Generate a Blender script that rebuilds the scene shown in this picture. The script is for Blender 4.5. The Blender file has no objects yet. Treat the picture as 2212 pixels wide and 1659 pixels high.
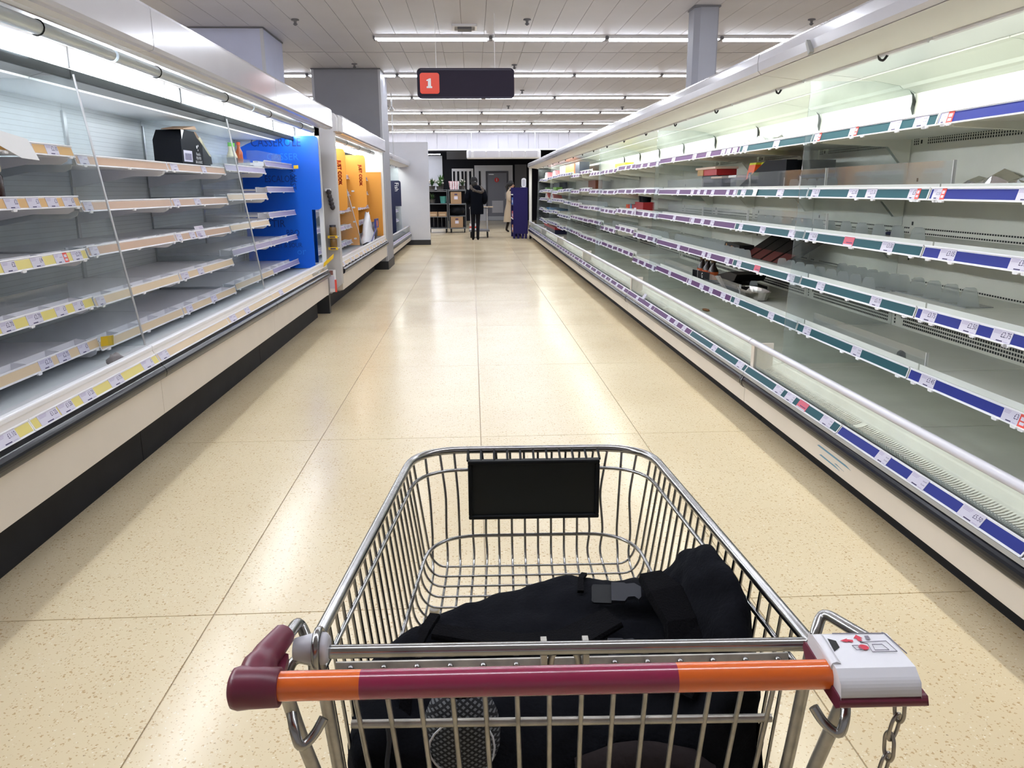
import bpy, math, random
from mathutils import Vector, Matrix

random.seed(7)
scene = bpy.context.scene
col = scene.collection
R = math.radians

# ------------------------------------------------------------------ camera, world, exposure
F_PX, W_PX, H_PX = 1700.0, 2212.0, 1659.0
YAW, PITCH, ROLL, CAM_H = R(2.71627), R(13.84868), R(0.40107), 1.40
cd = bpy.data.cameras.new('camera')
cd.sensor_width = 36.0
cd.lens = F_PX / W_PX * 36.0
cd.clip_start = 0.02
cd.clip_end = 200
cam = bpy.data.objects.new('camera', cd)
col.objects.link(cam)
fw = Vector((math.sin(YAW) * math.cos(PITCH), math.cos(YAW) * math.cos(PITCH), -math.sin(PITCH)))
rt = Vector((math.cos(YAW), -math.sin(YAW), 0))
dn = fw.cross(rt)
r2 = rt * math.cos(ROLL) + dn * math.sin(ROLL)
d2 = dn * math.cos(ROLL) - rt * math.sin(ROLL)
cm = Matrix((( r2.x, -d2.x, -fw.x, 0), (r2.y, -d2.y, -fw.y, 0), (r2.z, -d2.z, -fw.z, CAM_H), (0, 0, 0, 1)))
cam.matrix_world = cm
scene.camera = cam

wd = bpy.data.worlds.new('world')
scene.world = wd
wd.use_nodes = True
wd.node_tree.nodes['Background'].inputs[0].default_value = (0.75, 0.78, 0.85, 1)
wd.node_tree.nodes['Background'].inputs[1].default_value = 0.12

TUBE_POWER = 25.0      # ceiling battens
LED_POWER = 38.0       # chiller canopy lamps, left run
LEDR_POWER = 40.0     # chiller canopy lamps, right run
scene.view_settings.view_transform = 'Standard'
scene.view_settings.look = 'None'
scene.view_settings.exposure = 0.48
scene.view_settings.gamma = 1.0
scene.view_settings.use_curve_mapping = False
cy = scene.cycles
cy.use_denoising = True
cy.max_bounces = 9
cy.diffuse_bounces = 6
cy.glossy_bounces = 3
cy.transmission_bounces = 4
cy.transparent_max_bounces = 20
cy.caustics_reflective = False
cy.caustics_refractive = False
cy.sample_clamp_indirect = 4.0
cy.use_adaptive_sampling = False

# ------------------------------------------------------------------ materials
MATS = {}

def mat(name, c, rough=0.5, metal=0.0, spec=0.5, emit=0.0, bump=0.0, bscale=60.0, var=0.0, vscale=4.0, coat=0.0):
    if name in MATS:
        return MATS[name]
    m = bpy.data.materials.new(name)
    m.use_nodes = True
    nt = m.node_tree
    b = nt.nodes['Principled BSDF']
    b.inputs['Base Color'].default_value = (c[0], c[1], c[2], 1)
    b.inputs['Roughness'].default_value = rough
    b.inputs['Metallic'].default_value = metal
    b.inputs['Specular IOR Level'].default_value = spec
    if coat:
        b.inputs['Coat Weight'].default_value = coat
        b.inputs['Coat Roughness'].default_value = 0.08
    if emit:
        b.inputs['Emission Color'].default_value = (c[0], c[1], c[2], 1)
        b.inputs['Emission Strength'].default_value = emit
    if bump or var:
        g = nt.nodes.new('ShaderNodeNewGeometry')
    if var:
        n = nt.nodes.new('ShaderNodeTexNoise')
        n.inputs['Scale'].default_value = vscale
        n.inputs['Detail'].default_value = 4
        nt.links.new(g.outputs['Position'], n.inputs['Vector'])
        r = nt.nodes.new('ShaderNodeValToRGB')
        r.color_ramp.elements[0].position = 0.3
        r.color_ramp.elements[1].position = 0.7
        r.color_ramp.elements[0].color = (c[0] * (1 - var), c[1] * (1 - var), c[2] * (1 - var), 1)
        r.color_ramp.elements[1].color = (min(1, c[0] * (1 + var)), min(1, c[1] * (1 + var)), min(1, c[2] * (1 + var)), 1)
        nt.links.new(n.outputs['Fac'], r.inputs['Fac'])
        nt.links.new(r.outputs['Color'], b.inputs['Base Color'])
    if bump:
        n2 = nt.nodes.new('ShaderNodeTexNoise')
        n2.inputs['Scale'].default_value = bscale
        n2.inputs['Detail'].default_value = 5
        nt.links.new(g.outputs['Position'], n2.inputs['Vector'])
        bp = nt.nodes.new('ShaderNodeBump')
        bp.inputs['Strength'].default_value = bump
        bp.inputs['Distance'].default_value = 0.01
        nt.links.new(n2.outputs['Fac'], bp.inputs['Height'])
        nt.links.new(bp.outputs['Normal'], b.inputs['Normal'])
    MATS[name] = m
    return m

def glass(name, tint=(0.9, 0.95, 0.95), haze=0.06, refl=0.5, hcol=(0.75, 0.8, 0.82), smudge=True):
    """thin clear sheet: see-through, a little mirror at grazing angles, a little smeared haze"""
    if name in MATS:
        return MATS[name]
    m = bpy.data.materials.new(name)
    m.use_nodes = True
    nt = m.node_tree
    for n in list(nt.nodes):
        nt.nodes.remove(n)
    out = nt.nodes.new('ShaderNodeOutputMaterial')
    tr = nt.nodes.new('ShaderNodeBsdfTransparent')
    tr.inputs['Color'].default_value = (*tint, 1)
    df = nt.nodes.new('ShaderNodeBsdfDiffuse')
    df.inputs['Color'].default_value = (*hcol, 1)
    gl = nt.nodes.new('ShaderNodeBsdfGlossy')
    gl.inputs['Roughness'].default_value = 0.03
    m1 = nt.nodes.new('ShaderNodeMixShader')
    m1.inputs[0].default_value = haze
    if smudge:
        g = nt.nodes.new('ShaderNodeNewGeometry')
        no = nt.nodes.new('ShaderNodeTexNoise')
        no.inputs['Scale'].default_value = 5
        no.inputs['Detail'].default_value = 6
        mr = nt.nodes.new('ShaderNodeMapRange')
        mr.inputs['From Min'].default_value = 0.35
        mr.inputs['From Max'].default_value = 0.7
        mr.inputs['To Min'].default_value = haze * 0.3
        mr.inputs['To Max'].default_value = haze * 1.9
        nt.links.new(g.outputs['Position'], no.inputs['Vector'])
        nt.links.new(no.outputs['Fac'], mr.inputs['Value'])
        nt.links.new(mr.outputs['Result'], m1.inputs[0])
    nt.links.new(tr.outputs[0], m1.inputs[1])
    nt.links.new(df.outputs[0], m1.inputs[2])
    lw = nt.nodes.new('ShaderNodeFresnel')
    lw.inputs['IOR'].default_value = 1.3
    mu = nt.nodes.new('ShaderNodeMath')
    mu.operation = 'MULTIPLY'
    mu.inputs[1].default_value = refl
    nt.links.new(lw.outputs[0], mu.inputs[0])
    m2 = nt.nodes.new('ShaderNodeMixShader')
    nt.links.new(mu.outputs[0], m2.inputs[0])
    nt.links.new(m1.outputs[0], m2.inputs[1])
    nt.links.new(gl.outputs[0], m2.inputs[2])
    nt.links.new(m2.outputs[0], out.inputs['Surface'])
    MATS[name] = m
    return m

def sh(nt, t, **kw):
    n = nt.nodes.new(t)
    for k, v in kw.items():
        setattr(n, k, v)
    return n

def floor_material():
    m = bpy.data.materials.new('terrazzo')
    m.use_nodes = True
    nt = m.node_tree
    b = nt.nodes['Principled BSDF']
    g = sh(nt, 'ShaderNodeNewGeometry')
    def speck(scale, dist, keep):
        v = sh(nt, 'ShaderNodeTexVoronoi')
        v.inputs['Scale'].default_value = scale
        v.inputs['Randomness'].default_value = 1.0
        dx = sh(nt, 'ShaderNodeTexNoise')
        dx.inputs['Scale'].default_value = scale * 2.2
        dx.inputs['Detail'].default_value = 1
        ad = sh(nt, 'ShaderNodeVectorMath', operation='MULTIPLY_ADD')
        ad.inputs[1].default_value = (0.9 / scale,) * 3
        nt.links.new(g.outputs['Position'], dx.inputs['Vector'])
        nt.links.new(dx.outputs['Color'], ad.inputs[0])
        nt.links.new(g.outputs['Position'], ad.inputs[2])
        nt.links.new(ad.outputs['Vector'], v.inputs['Vector'])
        lt = sh(nt, 'ShaderNodeMath', operation='LESS_THAN')
        lt.inputs[1].default_value = dist
        nt.links.new(v.outputs['Distance'], lt.inputs[0])
        sp = sh(nt, 'ShaderNodeSeparateColor')
        nt.links.new(v.outputs['Color'], sp.inputs[0])
        k = sh(nt, 'ShaderNodeMath', operation='LESS_THAN')
        k.inputs[1].default_value = keep
        nt.links.new(sp.outputs[0], k.inputs[0])
        mu = sh(nt, 'ShaderNodeMath', operation='MULTIPLY')
        nt.links.new(lt.outputs[0], mu.inputs[0])
        nt.links.new(k.outputs[0], mu.inputs[1])
        return mu, sp
    nz = sh(nt, 'ShaderNodeTexNoise')
    nz.inputs['Scale'].default_value = 0.9
    nz.inputs['Detail'].default_value = 5
    nt.links.new(g.outputs['Position'], nz.inputs['Vector'])
    r = sh(nt, 'ShaderNodeValToRGB')
    r.color_ramp.elements[0].position = 0.3
    r.color_ramp.elements[1].position = 0.7
    r.color_ramp.elements[0].color = (0.70, 0.575, 0.375, 1)
    r.color_ramp.elements[1].color = (0.76, 0.645, 0.435, 1)
    nt.links.new(nz.outputs['Fac'], r.inputs['Fac'])
    cur = r.outputs['Color']
    for scale, dist, keep, c in ((62, 0.26, 0.42, (0.44, 0.27, 0.12)), (120, 0.30, 0.35, (0.50, 0.33, 0.17)), (85, 0.24, 0.22, (0.84, 0.78, 0.66)), (75, 0.16, 0.12, (0.16, 0.10, 0.06))):
        f, sp = speck(scale, dist, keep)
        mx = sh(nt, 'ShaderNodeMix', data_type='RGBA')
        fa = sh(nt, 'ShaderNodeMath', operation='MULTIPLY')
        fa.inputs[1].default_value = 0.72
        nt.links.new(f.outputs[0], fa.inputs[0])
        nt.links.new(fa.outputs[0], mx.inputs['Factor'])
        nt.links.new(cur, mx.inputs[6])
        mx.inputs[7].default_value = (*c, 1)
        cur = mx.outputs[2]
    nt.links.new(cur, b.inputs['Base Color'])
    rn = sh(nt, 'ShaderNodeMapRange')
    rn.inputs['To Min'].default_value = 0.12
    rn.inputs['To Max'].default_value = 0.30
    nt.links.new(nz.outputs['Fac'], rn.inputs['Value'])
    nt.links.new(rn.outputs['Result'], b.inputs['Roughness'])
    b.inputs['Specular IOR Level'].default_value = 0.36
    return m

def lattice_material():
    """white diamond mesh over dark cloth, for the net pocket"""
    m = bpy.data.materials.new('net_fabric')
    m.use_nodes = True
    nt = m.node_tree
    b = nt.nodes['Principled BSDF']
    tc = sh(nt, 'ShaderNodeTexCoord')
    outs = []
    for ang in (52, -52):
        mp = sh(nt, 'ShaderNodeMapping')
        mp.inputs['Rotation'].default_value = (0, R(ang), 0)
        nt.links.new(tc.outputs['Object'], mp.inputs['Vector'])
        w = sh(nt, 'ShaderNodeTexWave', wave_type='BANDS', bands_direction='X')
        w.inputs['Scale'].default_value = 62
        nt.links.new(mp.outputs['Vector'], w.inputs['Vector'])
        outs.append(w)
    mu = sh(nt, 'ShaderNodeMath', operation='MINIMUM')
    nt.links.new(outs[0].outputs['Fac'], mu.inputs[0])
    nt.links.new(outs[1].outputs['Fac'], mu.inputs[1])
    r = sh(nt, 'ShaderNodeValToRGB')
    r.color_ramp.interpolation = 'CONSTANT'
    r.color_ramp.elements[0].color = (0.012, 0.013, 0.016, 1)
    r.color_ramp.elements[1].position = 0.42
    r.color_ramp.elements[1].color = (0.17, 0.175, 0.19, 1)
    nt.links.new(mu.outputs[0], r.inputs['Fac'])
    nt.links.new(r.outputs['Color'], b.inputs['Base Color'])
    b.inputs['Roughness'].default_value = 0.8
    return m

def dotted_material(name, c, dark, zs, ys, z0=0.0):
    """sheet with rows of fine punched holes (too fine to tell apart one by one)"""
    m = bpy.data.materials.new(name)
    m.use_nodes = True
    nt = m.node_tree
    b = nt.nodes['Principled BSDF']
    g = sh(nt, 'ShaderNodeNewGeometry')
    sx = sh(nt, 'ShaderNodeSeparateXYZ')
    nt.links.new(g.outputs['Position'], sx.inputs[0])
    def stripe(sock, period, duty):
        d = sh(nt, 'ShaderNodeMath', operation='DIVIDE')
        d.inputs[1].default_value = period
        nt.links.new(sock, d.inputs[0])
        f = sh(nt, 'ShaderNodeMath', operation='FRACT')
        nt.links.new(d.outputs[0], f.inputs[0])
        l = sh(nt, 'ShaderNodeMath', operation='LESS_THAN')
        l.inputs[1].default_value = duty
        nt.links.new(f.outputs[0], l.inputs[0])
        return l
    a = stripe(sx.outputs['Z'], zs, 0.10)
    e = stripe(sx.outputs['Y'], ys, 0.45)
    mu = sh(nt, 'ShaderNodeMath', operation='MULTIPLY')
    nt.links.new(a.outputs[0], mu.inputs[0])
    nt.links.new(e.outputs[0], mu.inputs[1])
    mx = sh(nt, 'ShaderNodeMix', data_type='RGBA')
    nt.links.new(mu.outputs[0], mx.inputs['Factor'])
    mx.inputs[6].default_value = (*c, 1)
    mx.inputs[7].default_value = (*dark, 1)
    nt.links.new(mx.outputs[2], b.inputs['Base Color'])
    b.inputs['Roughness'].default_value = 0.38
    MATS[name] = m
    return m

def emitter(name, c, s):
    m = bpy.data.materials.new(name)
    m.use_nodes = True
    nt = m.node_tree
    for n in list(nt.nodes):
        nt.nodes.remove(n)
    o = sh(nt, 'ShaderNodeOutputMaterial')
    e = sh(nt, 'ShaderNodeEmission')
    e.inputs[0].default_value = (*c, 1)
    e.inputs[1].default_value = s
    nt.links.new(e.outputs[0], o.inputs['Surface'])
    MATS[name] = m
    return m

FLOOR = floor_material()
JOINT = mat('floor_joint', (0.48, 0.39, 0.26), 0.6)
CEIL = mat('ceiling_metal', (0.50, 0.50, 0.545), 0.5, var=0.04, vscale=1.5)
CEILJ = mat('ceiling_joint', (0.16, 0.16, 0.17), 0.8)
WHITE = mat('white_paint', (0.80, 0.80, 0.82), 0.45)
WALLW = mat('wall_white', (0.62, 0.63, 0.68), 0.5, var=0.02)
GREYW = mat('column_grey', (0.27, 0.275, 0.31), 0.55, var=0.03)
GREYE = mat('column_edge', (0.52, 0.53, 0.58), 0.5)
CHAR = mat('charcoal_wall', (0.016, 0.016, 0.021), 0.8, spec=0.1)
MIDG = mat('mid_grey', (0.14, 0.14, 0.155), 0.6)
DOORG = mat('door_grey', (0.20, 0.205, 0.25), 0.45)
SKIRT = mat('skirting_black', (0.02, 0.021, 0.024), 0.5)
CREAM = mat('cream_enamel', (0.68, 0.625, 0.57), 0.35, var=0.03, vscale=3)
FASCIA = mat('fascia_gloss_white', (0.50, 0.49, 0.52), 0.16, var=0.02, spec=0.6, coat=0.3)
UNDER = mat('canopy_underside', (0.60, 0.555, 0.50), 0.4)
ENAM_L = mat('enamel_cool_white', (0.82, 0.85, 0.87), 0.35)
ENAM_R = mat('enamel_warm_white', (0.82, 0.815, 0.735), 0.30, var=0.05, vscale=2.5)
SHELF_R = mat('shelf_enamel_pale', (0.80, 0.82, 0.77), 0.25, var=0.05, vscale=3)
DECK_L = mat('deck_grey_cool', (0.60, 0.64, 0.66), 0.32, var=0.05)
DECK_R = mat('deck_grey_warm', (0.66, 0.68, 0.62), 0.22, var=0.08, vscale=3)
PLW = mat('plastic_white', (0.86, 0.86, 0.90), 0.3)
PAPER = mat('ticket_paper', (0.62, 0.60, 0.72), 0.5)
INK = mat('ticket_ink', (0.03, 0.02, 0.10), 0.6)
INKP = mat('ticket_ink_pale', (0.42, 0.37, 0.55), 0.6)
REDT = mat('offer_red', (0.70, 0.07, 0.05), 0.5)
PINK = mat('offer_pink', (0.62, 0.10, 0.16), 0.5)
S_BLUE = mat('strip_blue', (0.018, 0.03, 0.235), 0.45, spec=0.15)
S_TEAL = mat('strip_teal', (0.012, 0.082, 0.105), 0.45, spec=0.15)
S_PURP = mat('strip_purple', (0.10, 0.036, 0.135), 0.45, spec=0.15)
S_NAVY = mat('strip_navy', (0.035, 0.033, 0.12), 0.45, spec=0.15)
S_TAN = mat('strip_tan', (0.46, 0.285, 0.175), 0.4)
S_OCHRE = mat('strip_ochre', (0.58, 0.34, 0.10), 0.4)
S_YEL = mat('strip_yellow', (0.68, 0.58, 0.16), 0.4)
S_CRM = mat('strip_cream', (0.66, 0.51, 0.33), 0.4)
S_LILAC = mat('strip_lilac', (0.36, 0.32, 0.50), 0.4)
BUMP = mat('bumper_rubber', (0.008, 0.009, 0.013), 0.22, spec=0.3)
STEEL = mat('brushed_steel', (0.62, 0.63, 0.65), 0.3, 0.7)
CHROME = mat('chrome_wire', (0.36, 0.355, 0.35), 0.22, 1.0, var=0.12, vscale=40)
CHROMED = mat('galvanised_dull', (0.42, 0.40, 0.36), 0.42, 0.85, var=0.2, vscale=50)
ROLLER = mat('blind_roller', (0.60, 0.67, 0.74), 0.3, 0.35)
DARKB = mat('dark_baffle', (0.03, 0.036, 0.036), 0.6, spec=0.2)
SLOT = mat('slot_shadow', (0.03, 0.032, 0.03), 0.9)
KICK = mat('kick_black', (0.016, 0.017, 0.021), 0.6, spec=0.15, var=0.15, vscale=6)
LIPG = mat('kick_lip_grey', (0.30, 0.28, 0.26), 0.4)
BLACKP = mat('black_plastic', (0.008, 0.009, 0.010), 0.45, spec=0.2)
CLOTH = mat('black_cloth', (0.0075, 0.008, 0.0105), 0.9, spec=0.05, bump=0.25, bscale=260, var=0.25, vscale=9)
CLOTH2 = mat('black_webbing', (0.006, 0.006, 0.007), 0.9, spec=0.04, bump=0.4, bscale=420)
BUCKLE = mat('buckle_grey', (0.035, 0.037, 0.045), 0.5, spec=0.2)
BROWNC = mat('brown_cloth', (0.03, 0.024, 0.024), 0.95, spec=0.05, bump=0.2, bscale=120)
NET = lattice_material()
MAROON = mat('maroon_plastic', (0.14, 0.018, 0.04), 0.35)
MAROONT = mat('maroon_sleeve', (0.26, 0.015, 0.06), 0.22, coat=0.6)
ORANGET = mat('orange_sleeve', (0.72, 0.13, 0.015), 0.22, coat=0.6)
GREYPL = mat('grey_plastic', (0.55, 0.54, 0.58), 0.35)
LOCKW = mat('lock_white', (0.70, 0.69, 0.72), 0.28)
BLUEP = mat('blue_panel', (0.0, 0.12, 0.72), 0.3)
BLUED = mat('blue_panel_print', (0.0, 0.035, 0.26), 0.35)
BLUEL = mat('blue_panel_line', (0.02, 0.22, 0.85), 0.35)
ORNG = mat('orange_panel', (0.85, 0.37, 0.055), 0.45)
ORNGR = mat('orange_panel_print', (0.75, 0.09, 0.02), 0.5)
NAVYP = mat('navy_panel', (0.008, 0.012, 0.055), 0.4)
YELT = mat('yellow_tab', (0.85, 0.55, 0.02), 0.4)
MIRROR = mat('mirror_panel', (0.80, 0.82, 0.84), 0.02, 1.0)
DOTL = dotted_material('punched_panel_cool', (0.80, 0.84, 0.855), (0.34, 0.36, 0.37), 0.030, 0.012)
GLASS = glass('clear_glass', (0.93, 0.96, 0.96), 0.05, 0.35)
GLASSD = glass('divider_glass', (0.92, 0.945, 0.95), 0.06, 0.4)
ACRYL = glass('acrylic_riser', (0.93, 0.94, 0.94), 0.06, 0.22, smudge=False)
BLIST = glass('blister_plastic', (0.93, 0.94, 0.94), 0.30, 0.5, smudge=False)
TUBE = emitter('lamp_tube', (0.86, 0.90, 1.0), TUBE_POWER)
LED = emitter('canopy_lamp', (0.90, 0.96, 1.0), LED_POWER)
LED_FILL = emitter('added_shelf_glow', (0.90, 0.96, 1.0), LED_POWER * 0.36)  # glow of the added light that brightens the left shelves
LEDR = emitter('canopy_lamp_green_white', (0.98, 1.0, 0.94), LEDR_POWER)

# ------------------------------------------------------------------ mesh builder
TEXT_CACHE = {}

def text_mesh(s):
    if s in TEXT_CACHE:
        return TEXT_CACHE[s]
    cu = bpy.data.curves.new('txt', 'FONT')
    cu.body = s
    cu.resolution_u = 2
    cu.fill_mode = 'FRONT'
    ob = bpy.data.objects.new('txt', cu)
    col.objects.link(ob)
    dg = bpy.context.evaluated_depsgraph_get()
    me = ob.evaluated_get(dg).to_mesh()
    vs = [(v.co.x, v.co.y) for v in me.vertices]
    fs = [tuple(p.vertices) for p in me.polygons]
    ob.evaluated_get(dg).to_mesh_clear()
    bpy.data.objects.remove(ob)
    bpy.data.curves.remove(cu)
    if vs:
        x0 = min(v[0] for v in vs); x1 = max(v[0] for v in vs)
        y0 = min(v[1] for v in vs); y1 = max(v[1] for v in vs)
        k = 1.0 / max(1e-6, y1 - y0)
        vs = [((v[0] - x0) * k, (v[1] - y0) * k) for v in vs]
        w = (x1 - x0) * k
    else:
        w = 0
    TEXT_CACHE[s] = (vs, fs, w)
    return TEXT_CACHE[s]

def fillet(pts, rad, seg=5):
    """round the corners of an open polyline"""
    pts = [Vector(p) for p in pts]
    out = [pts[0]]
    for i in range(1, len(pts) - 1):
        a, b, c = pts[i - 1], pts[i], pts[i + 1]
        d1 = (a - b); d2 = (c - b)
        l = min(rad, d1.length * 0.49, d2.length * 0.49)
        p1 = b + d1.normalized() * l
        p2 = b + d2.normalized() * l
        for k in range(seg + 1):
            t = k / seg
            out.append((1 - t) ** 2 * p1 + 2 * t * (1 - t) * b + t * t * p2)
    out.append(pts[-1])
    return out

class MB:
    def __init__(self):
        self.v, self.f, self.m, self.s = [], [], [], []

    def add(self, vs, fs, m=0, smooth=False):
        o = len(self.v)
        self.v.extend([tuple(p) for p in vs])
        for f in fs:
            self.f.append(tuple(i + o for i in f))
            self.m.append(m)
            self.s.append(smooth)
        return self

    def box(self, x0, x1, y0, y1, z0, z1, m=0):
        if x0 > x1: x0, x1 = x1, x0
        if y0 > y1: y0, y1 = y1, y0
        if z0 > z1: z0, z1 = z1, z0
        vs = [(x0, y0, z0), (x1, y0, z0), (x1, y1, z0), (x0, y1, z0), (x0, y0, z1), (x1, y0, z1), (x1, y1, z1), (x0, y1, z1)]
        return self.add(vs, [(0, 3, 2, 1), (4, 5, 6, 7), (0, 1, 5, 4), (1, 2, 6, 5), (2, 3, 7, 6), (3, 0, 4, 7)], m)

    def prism(self, prof, a0, a1, m=0, axis='y', smooth=False, closed=True):
        n = len(prof)
        def pt(p, a):
            if axis == 'y': return (p[0], a, p[1])
            if axis == 'x': return (a, p[0], p[1])
            return (p[0], p[1], a)
        vs = [pt(p, a0) for p in prof] + [pt(p, a1) for p in prof]
        k = n if closed else n - 1
        fs = [(i, (i + 1) % n, n + (i + 1) % n, n + i) for i in range(k)]
        self.add(vs, fs, m, smooth)
        if closed:
            self.add(vs, [tuple(range(n - 1, -1, -1)), tuple(range(n, 2 * n))], m)
        return self

    def tube(self, pts, r, n=8, m=0, closed=False):
        pts = [Vector(p) for p in pts]
        N = len(pts)
        rs = r if isinstance(r, (list, tuple)) else [r] * N
        up = None
        vs, fs = [], []
        for i, p in enumerate(pts):
            if closed:
                t = (pts[(i + 1) % N] - pts[i - 1])
            else:
                t = pts[min(i + 1, N - 1)] - pts[max(i - 1, 0)]
            t = t.normalized() if t.length > 1e-9 else Vector((0, 0, 1))
            if up is None:
                up = Vector((0, 0, 1)) if abs(t.z) < 0.9 else Vector((1, 0, 0))
            u = up - t * up.dot(t)
            if u.length < 1e-6:
                u = Vector((1, 0, 0)) - t * t.x
            u.normalize()
            up = u
            w = t.cross(u)
            for k in range(n):
                a = 2 * math.pi * k / n
                vs.append(p + (u * math.cos(a) + w * math.sin(a)) * rs[i])
        seg = N if closed else N - 1
        for i in range(seg):
            j = (i + 1) % N
            for k in range(n):
                l = (k + 1) % n
                fs.append((i * n + k, i * n + l, j * n + l, j * n + k))
        self.add(vs, fs, m, True)
        if not closed:
            self.add(vs[:n] + vs[-n:], [tuple(range(n - 1, -1, -1)), tuple(range(n, 2 * n))], m)
        return self

    def lathe(self, prof, c, n=14, m=0, axis='z'):
        vs, fs = [], []
        for (r, h) in prof:
            for k in range(n):
                a = 2 * math.pi * k / n
                x, y = r * math.cos(a), r * math.sin(a)
                p = {'z': (x, y, h), 'x': (h, x, y), 'y': (x, h, y)}[axis]
                vs.append((c[0] + p[0], c[1] + p[1], c[2] + p[2]))
        for i in range(len(prof) - 1):
            for k in range(n):
                l = (k + 1) % n
                fs.append((i * n + k, i * n + l, (i + 1) * n + l, (i + 1) * n + k))
        L = len(prof)
        self.add(vs, fs, m, True)
        self.add(vs[:n] + vs[(L - 1) * n:], [tuple(range(n - 1, -1, -1)), tuple(range(n, 2 * n))], m)
        return self

    def blob(self, c, rx, ry, rz, m=0, nu=12, nv=8, jit=0.0, seed=1):
        rnd = random.Random(seed)
        vs, fs = [(c[0], c[1], c[2] - rz)], []
        for i in range(1, nv):
            th = math.pi * i / nv
            for k in range(nu):
                a = 2 * math.pi * k / nu
                j = 1 + rnd.uniform(-jit, jit)
                vs.append((c[0] + rx * math.sin(th) * math.cos(a) * j, c[1] + ry * math.sin(th) * math.sin(a) * j, c[2] - rz * math.cos(th) * j))
        vs.append((c[0], c[1], c[2] + rz))
        for k in range(nu):
            fs.append((0, 1 + (k + 1) % nu, 1 + k))
        for i in range(nv - 2):
            for k in range(nu):
                a = 1 + i * nu + k; b = 1 + i * nu + (k + 1) % nu
                fs.append((a, b, b + nu, a + nu))
        t = len(vs) - 1
        for k in range(nu):
            fs.append((t, 1 + (nv - 2) * nu + k, 1 + (nv - 2) * nu + (k + 1) % nu))
        return self.add(vs, fs, m, True)

    def text(self, s, o, right, up, h, m=0, align='l', sx=1.0):
        vs, fs, w = text_mesh(s)
        o = Vector(o); right = Vector(right).normalized(); up = Vector(up).normalized()
        off = {'l': 0, 'c': -w * sx / 2, 'r': -w * sx}[align]
        return self.add([o + right * ((x * sx + off) * h) + up * (y * h) for x, y in vs], fs, m)

    def quad(self, a, b, c, d, m=0):
        return self.add([a, b, c, d], [(0, 1, 2, 3)], m)

    def grid(self, rows, m=0, smooth=True, wrap=False):
        nr, nc = len(rows), len(rows[0])
        vs = [p for r in rows for p in r]
        fs = []
        for i in range(nr - 1):
            for k in range(nc if wrap else nc - 1):
                l = (k + 1) % nc
                fs.append((i * nc + k, i * nc + l, (i + 1) * nc + l, (i + 1) * nc + k))
        return self.add(vs, fs, m, smooth)

    def mesh(self, name, mats, org=(0, 0, 0)):
        me = bpy.data.meshes.new(name)
        ox, oy, oz = org
        me.from_pydata([(x - ox, y - oy, z - oz) for x, y, z in self.v], [], self.f)
        for mm in (mats if isinstance(mats, (list, tuple)) else [mats]):
            me.materials.append(mm)
        me.polygons.foreach_set('material_index', self.m)
        me.polygons.foreach_set('use_smooth', self.s)
        me.update()
        return me

ORG = {}

def link(o, parent=None):
    col.objects.link(o)
    if parent is not None:
        o.parent = parent
    return o

def thing(name, label, cat, loc=(0, 0, 0), group=None, rotz=0.0, local=False):
    o = bpy.data.objects.new(name, None)
    o.empty_display_size = 0.1
    o.location = loc
    o.rotation_euler = (0, 0, rotz)
    o['label'] = label
    o['category'] = cat
    if group: o['group'] = group
    link(o)
    ORG[o.name] = (0, 0, 0) if local else tuple(loc)
    return o

def tag(o, label, cat, group=None):
    o['label'] = label
    o['category'] = cat
    if group: o['group'] = group
    return o

def build(mb, name, mats, parent=None, bevel=0.0, seg=2, label=None, kind=None, org=None, subsurf=0):
    if parent is not None:
        g = ORG[parent.name]
        o = bpy.data.objects.new(name, mb.mesh(name, mats, g))
        link(o, parent)
        ORG[o.name] = g
    else:
        g = org or (0, 0, 0)
        o = bpy.data.objects.new(name, mb.mesh(name, mats, g))
        o.location = g
        link(o)
        ORG[o.name] = g
    if bevel:
        md = o.modifiers.new('bevel', 'BEVEL')
        md.width = bevel
        md.segments = seg
        md.limit_method = 'ANGLE'
        md.angle_limit = R(40)
    if subsurf:
        md = o.modifiers.new('subsurf', 'SUBSURF')
        md.levels = md.render_levels = subsurf
    if label: o['label'] = label
    if kind: o['kind'] = kind
    return o

def inst(me, name, parent, loc, rot=None):
    """a part that shares mesh data; loc in world coordinates"""
    o = bpy.data.objects.new(name, me)
    g = ORG[parent.name] if parent is not None else (0, 0, 0)
    o.location = (loc[0] - g[0], loc[1] - g[1], loc[2] - g[2])
    if rot: o.rotation_euler = rot
    link(o, parent)
    ORG[o.name] = g
    return o

def structure(o):
    o['kind'] = 'structure'
    return o

def copy_tree(o, loc, label=None, rotz=None):
    c = o.copy(); link(c)
    c.location = loc
    if rotz is not None: c.rotation_euler = (0, 0, rotz)
    if label: c['label'] = label
    for ch in o.children:
        d = ch.copy(); link(d, c)
        for g in ch.children:
            e = g.copy(); link(e, d)
    return c

# warm the lettering cache while the scene is still small
for _s in ('1', 'JUST', 'COOK', 'JUST COOK', 'Fish', 'CASSEROLE', 'CASSER', 'ESCALOPE', 'ROAST', 'STIR', 'SWEET & SOUR', 'or', 'BBQ', 'see pack', 'for price', '£1', '£1.10', '£1.20', '£1.25', '£1.50', '£1.75', '£2', '£2.10', '£2.30', '£2.50', '£2.60', '£2.70', '£2.75', '£2.85', '£3', '£3.05', '£3.30', '£3.45', '£3.50', '£3.75', '£4', '£5', '£5.50', '£5.75', "Nando's", 'PERI-PERI', 'BAG & BAKE', 'G', '!'):
    text_mesh(_s)

# ------------------------------------------------------------------ the setting
CZ = 3.46
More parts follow.
